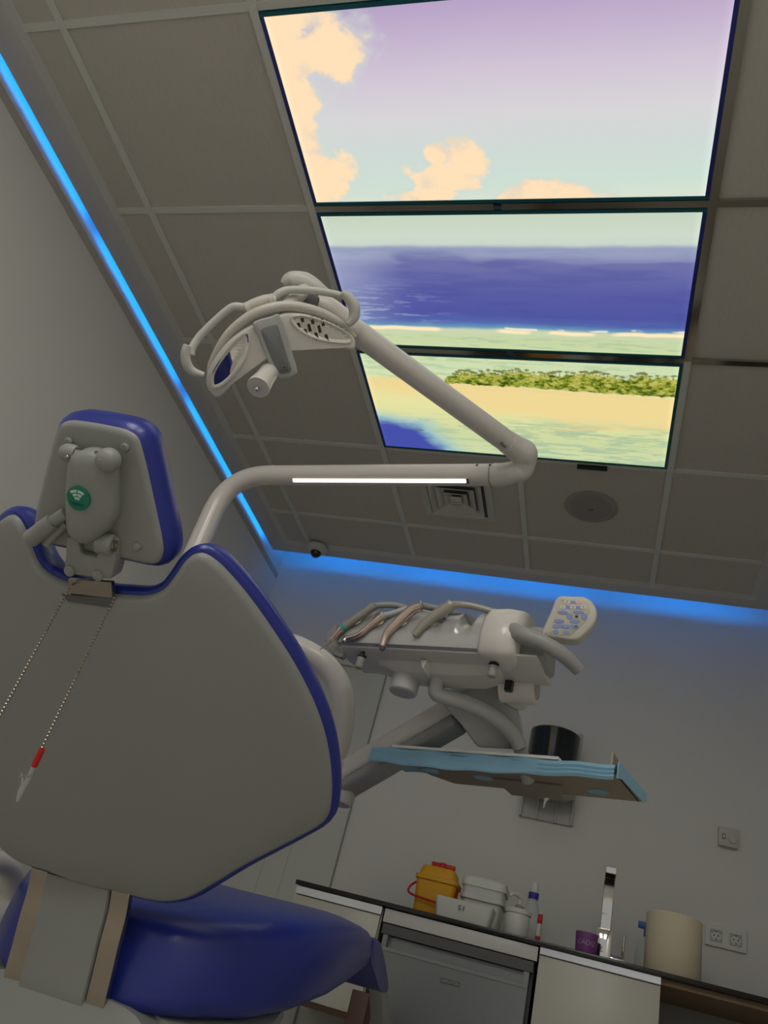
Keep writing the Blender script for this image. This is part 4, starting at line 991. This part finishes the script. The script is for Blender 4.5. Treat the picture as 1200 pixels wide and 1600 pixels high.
# keypad
tP = tH+.02
KX = (RIGHT*.95-FWD*.30).normalized(); KY = (UP*.90+FWD*.44)
KF = Fr(at(890, 968, tP), KX, KY)
kpx = [(872, 934), (912, 932), (926, 944), (931, 958), (926, 972), (905, 996), (893, 999), (851, 993), (848, 984)]
kb = [tuple(p) for p in cr(offset(pxs(KF, [(871, 932), (893, 931), (914, 932), (927, 942), (933, 958), (928, 974), (917, 987), (904, 998), (892, 1000), (870, 997), (850, 994), (846, 988), (849, 980), (860, 956)]), 0), 3, closed=True)]
kp = mk('keypad', puff(KF, kb, [(.016, -.060), (.008, -.056), (.003, -.046), (0, -.006), (.0012, -.002), (.004, 0)], rings=1), 'cream', du)
fpx = [(876, 936), (911, 935), (921, 946), (922, 955), (914, 972), (891, 994), (854, 991)]
fo = pxs(KF, fpx)
mk('keypad_face', puff(KF, fo, [(0, -.001), (0, .0007), (.0005, .0010)], rings=0), 'keypad_face', kp)
def K3(zx, zy): return KF.uv(830+zx*.1, 920+zy*.1, .0012)
def disc(zx, zy, a, b, m, n0=.0008, n1=.0022, nm='button'):
    u, v = K3(zx, zy); return mk(nm, puff(KF, ellipse(u, v, a, b, 20), [(0, n0), (0, n1-.0004), (.0005, n1)], rings=0), m, kp)
sc_ = tP/FPX*.1
def bar(z0, z1, hw):
    a, b = K3(*z0), K3(*z1); mk('button_strip', puff(KF, rrect(a[0], b[0], (a[1]+b[1])/2-hw, (a[1]+b[1])/2+hw, hw*.6), [(0, .0008), (0, .0012)], rings=0), 'button_blue', kp)
bar((560, 210), (740, 212), 26*sc_); bar((500, 292), (820, 294), 28*sc_); bar((380, 588), (700, 592), 32*sc_)
for zx, zy, m in ((568, 210, 'button_pale'), (735, 210, 'button_pale'), (492, 290, 'button_pale'), (652, 292, 'button_pale'), (815, 292, 'button_pale'), (378, 588, 'button_blue'), (532, 592, 'button_blue'), (700, 592, 'button_blue'), (385, 672, 'button_blue'), (548, 680, 'button_blue')):
    disc(zx, zy, 48*sc_, 34*sc_, m)
disc(492, 370, 80*sc_, 34*sc_, 'button_blue'); disc(438, 505, 80*sc_, 36*sc_, 'button_blue')
disc(735, 368, 80*sc_, 30*sc_, 'button_blue'); disc(600, 432, 50*sc_, 48*sc_, 'button_blue'); disc(828, 434, 50*sc_, 54*sc_, 'button_blue'); disc(684, 508, 80*sc_, 32*sc_, 'button_blue')
u, v = K3(710, 434); mk('button', fbox(KF, u-22*sc_, u+22*sc_, v-18*sc_, v+18*sc_, .0008, .0022), 'green_dark', kp, smooth=False)
for s_, zx, zy, m in (('P', 568, 210, 'button_text'), ('O', 735, 210, 'pink'), ('1', 492, 290, 'button_text'), ('2', 652, 292, 'button_text'), ('3', 815, 292, 'button_text')):
    u, v = K3(zx, zy); mk('button_sign', text_geo(s_, KF.at(u, v), 62*sc_, .0024), m, kp, smooth=False)
u, v = K3(700, 592); mk('button_sign', prism(KF, ellipse(u, v, 16*sc_, 12*sc_, 10), .0018, .0025), 'button_text', kp, smooth=False)
for zx, zy in ((490, 184), (300, 685)):
    u, v = K3(zx, zy); mk('status_lamp', prism(KF, ellipse(u, v, 9*sc_, 8*sc_, 8), .0008, .0014), 'dark_grey', kp, smooth=False)
mk('keypad_neck', tube([UN.w(UL+.09, .05, -.05), KF.w(-.035, -.03, -.03), KF.w(-.015, -.012, -.03)], .012, 12), 'cream', du)

# handpieces lying in the holder
def hpts(i, n=.018): return [UN.pw(x, y, n) for x, y in hp_tip[i]]
def handpiece(i, label, rs, mats, split, head=None, ring=None):
    P = hpts(i); k = split; rs = [q*1.28 for q in rs]
    hz = [max(0, (j-split)) for j in range(len(P))]
    P = [p - UN.Z*(.012*h_) for p, h_ in zip(P, hz)]
    t = thing('handpiece', P[0], label, 'dental handpiece', 'handpieces in the holder')
    mk('grip', tube(P[:k+1], rs[:k+1], 14, 6), mats[0], t)
    mk('hose', tube(P[k:], [rs[k]*.75]+[0.0066]*(len(P)-k-1), 10, 6), mats[1], t)
    mk('hose_ferrule', tube([P[k].lerp(P[k-1], .12), P[k].lerp(P[k+1], .10)], rs[k]*1.08, 12, 1), mats[1], t)
    return t, P
t, P = handpiece(1, 'long straight handpiece with teal ring and needle tip, leftmost in the holder', [.0006, .0022, .0062, .0068, .0068], ('hand_grey', 'grey_plastic'), 4)
mk('teal_ring', tube([P[2].lerp(P[3], .02), P[2].lerp(P[3], .20)], .0094, 14, 1), 'teal', t)
mk('tip_cone', tube([P[1], P[1].lerp(P[2], .5), P[2]], [.0034, .0060, .0084], 14, 1), 'rose_metal', t)
t, P = handpiece(2, 'slim rose metal handpiece with bent neck and small head, second in the holder', [.0042, .0046, .0055, .0068, .0068], ('rose_metal', 'light_grey'), 3)
mk('head', lathe(P[0]+Vector((0, 0, -.009)) - UN.X*.004, (.25, 0, 1), [(.0045, 0), (.0062, .002), (.0062, .012), (.004, .015)], 14), 'steel', t)
t, P = handpiece(3, 'thick rose metal handpiece with angled dark head, third in the holder', [.0048, .0052, .0072, .0082, .0080, .0075], ('rose_metal', 'grey_plastic'), 5)
mk('head', lathe(P[0]+Vector((0, 0, -.008)), (.3, 0, 1), [(.0045, 0), (.006, .002), (.006, .008), (.004, .010)], 12), 'dark_grey', t)
t, P = handpiece(4, 'plain grey tapered syringe handpiece with open tip, rightmost in the holder', [.0052, .0078, .0095, .0090], ('hand_grey', 'hand_grey'), 3)
mk('tip_bore', lathe(P[0]+(P[0]-P[1]).normalized()*.0004, (P[0]-P[1]), [(.0034, -.002), (.0034, .0004)], 12), 'black', t)

# ================================================================== TRAY AND NAPKIN
zt_ = 1.0
c0 = atz(590, 1172, zt_); c1_ = atz(955, 1200, zt_); c2 = atz(998, 1252, zt_); c3_ = atz(655, 1206, zt_)
tx = (c1_-c0); tx.z = 0
TRF = Fr(Vector((c0.x, c0.y, zt_)), tx, Vector((0, 0, 1)).cross(tx))    # u along near edge, v away, n up
TL = tx.length
dv = max(.12, min(.22, TRF.uv(990, 1252)[1]))
tray = thing('instrument_tray', TRF.w(TL/2, dv/2, 0), 'thin metal instrument tray with oval holes under the blue napkin', 'tray')
pts = [(.0, .0), (TL, .0), (TL+.01, dv*.5), (TL+.005, dv), (.10, dv), (.06, dv*.75)]
holes = [TRF.uv(*q) for q in ((672, 1204), (720, 1182), (755, 1215), (812, 1190), (935, 1237), (840, 1225))]
mk('plate', prism(TRF, pts, .0, .003), 'tray_metal', tray, bevel=.001, seg=1)
for k_, (u, v) in enumerate(holes):
    mk('hole_insert' if k_ < 5 else 'dark_slot', prism(TRF, ellipse(u, v, .022 if k_ < 5 else .018, .014 if k_ < 5 else .006, 20), -.0012, .0005), 'napkin_blue' if k_ < 5 else 'black', tray, smooth=False)
mk('mount_plate', prism(TRF, [tuple(p) for p in (TRF.uv(770, 1214), TRF.uv(878, 1226), TRF.uv(880, 1246), TRF.uv(800, 1240))], -.004, .0), 'tray_metal', tray, bevel=.001, seg=1)
mk('bent_end', prism(Fr(TRF.w(TL, 0, 0), TRF.Y, Vector((0, 0, 1))), [(0, 0), (dv, 0), (dv, .012), (0, .03)], -.0015, .0015), 'tray_metal', tray, smooth=False)
mk('tray_post', tube([TRF.w(TL*.6, dv*.6, .0), at(812, 1166, tK+.02)], .014, 14, 1), 'light_grey', tray)
# napkin: pleated paper over the near edge and the right edge
nk = thing('blue_napkin', TRF.w(TL/2, 0, 0), 'pleated pale blue paper napkin draped over the tray edge', 'napkin')
rows = []
K = 60
drop = [(.10, .0065), (.0, .0075), (-.004, .006)]
def naprow(u):
    hang_ = .030 + .004*math.sin(u*9)
    r = [(dv*.8, .0055), (.03, .006), (.003, .0065), (-.003, .004)]
    for i in range(7): r.append((-.004 - .0035*(i % 2), .004 - hang_*(i+1)/7))
    return r
V = []; F = []
nr = len(naprow(0))
for i in range(K+1):
    u = -.012 + (TL+.02)*i/K
    for v_, n_ in naprow(u): V.append(TRF.w(u, v_, n_ + .0012*math.sin(u*60)))
for i in range(K):
    for j in range(nr-1): F.append((i*nr+j, (i+1)*nr+j, (i+1)*nr+j+1, i*nr+j+1))
off = len(V); V2 = V + [v+TRF.Z*.0012+TRF.Y*(-.0012) for v in V]
F2 = F + [tuple(off+i for i in reversed(q)) for q in F]
mk('napkin_sheet', (V2, F2), 'napkin_blue', nk, angle=80)
mk('end_fold', prism(Fr(TRF.w(TL+.013, 0, 0), TRF.Y, Vector((0, 0, 1))), [(-.004, .012), (dv*.98, .016), (dv*1.0, .002), (dv*.9, -.006), (.02, -.012), (-.006, -.02)], 0, .002), 'napkin_blue', nk, smooth=False)
mk('white_edge', puff(TRF, [(.035, -.002), (TL*.80, -.002), (TL*.80, .03), (.035, .03)], [(0, .008), (0, .013), (.001, .014)], rings=0), 'tissue', nk)
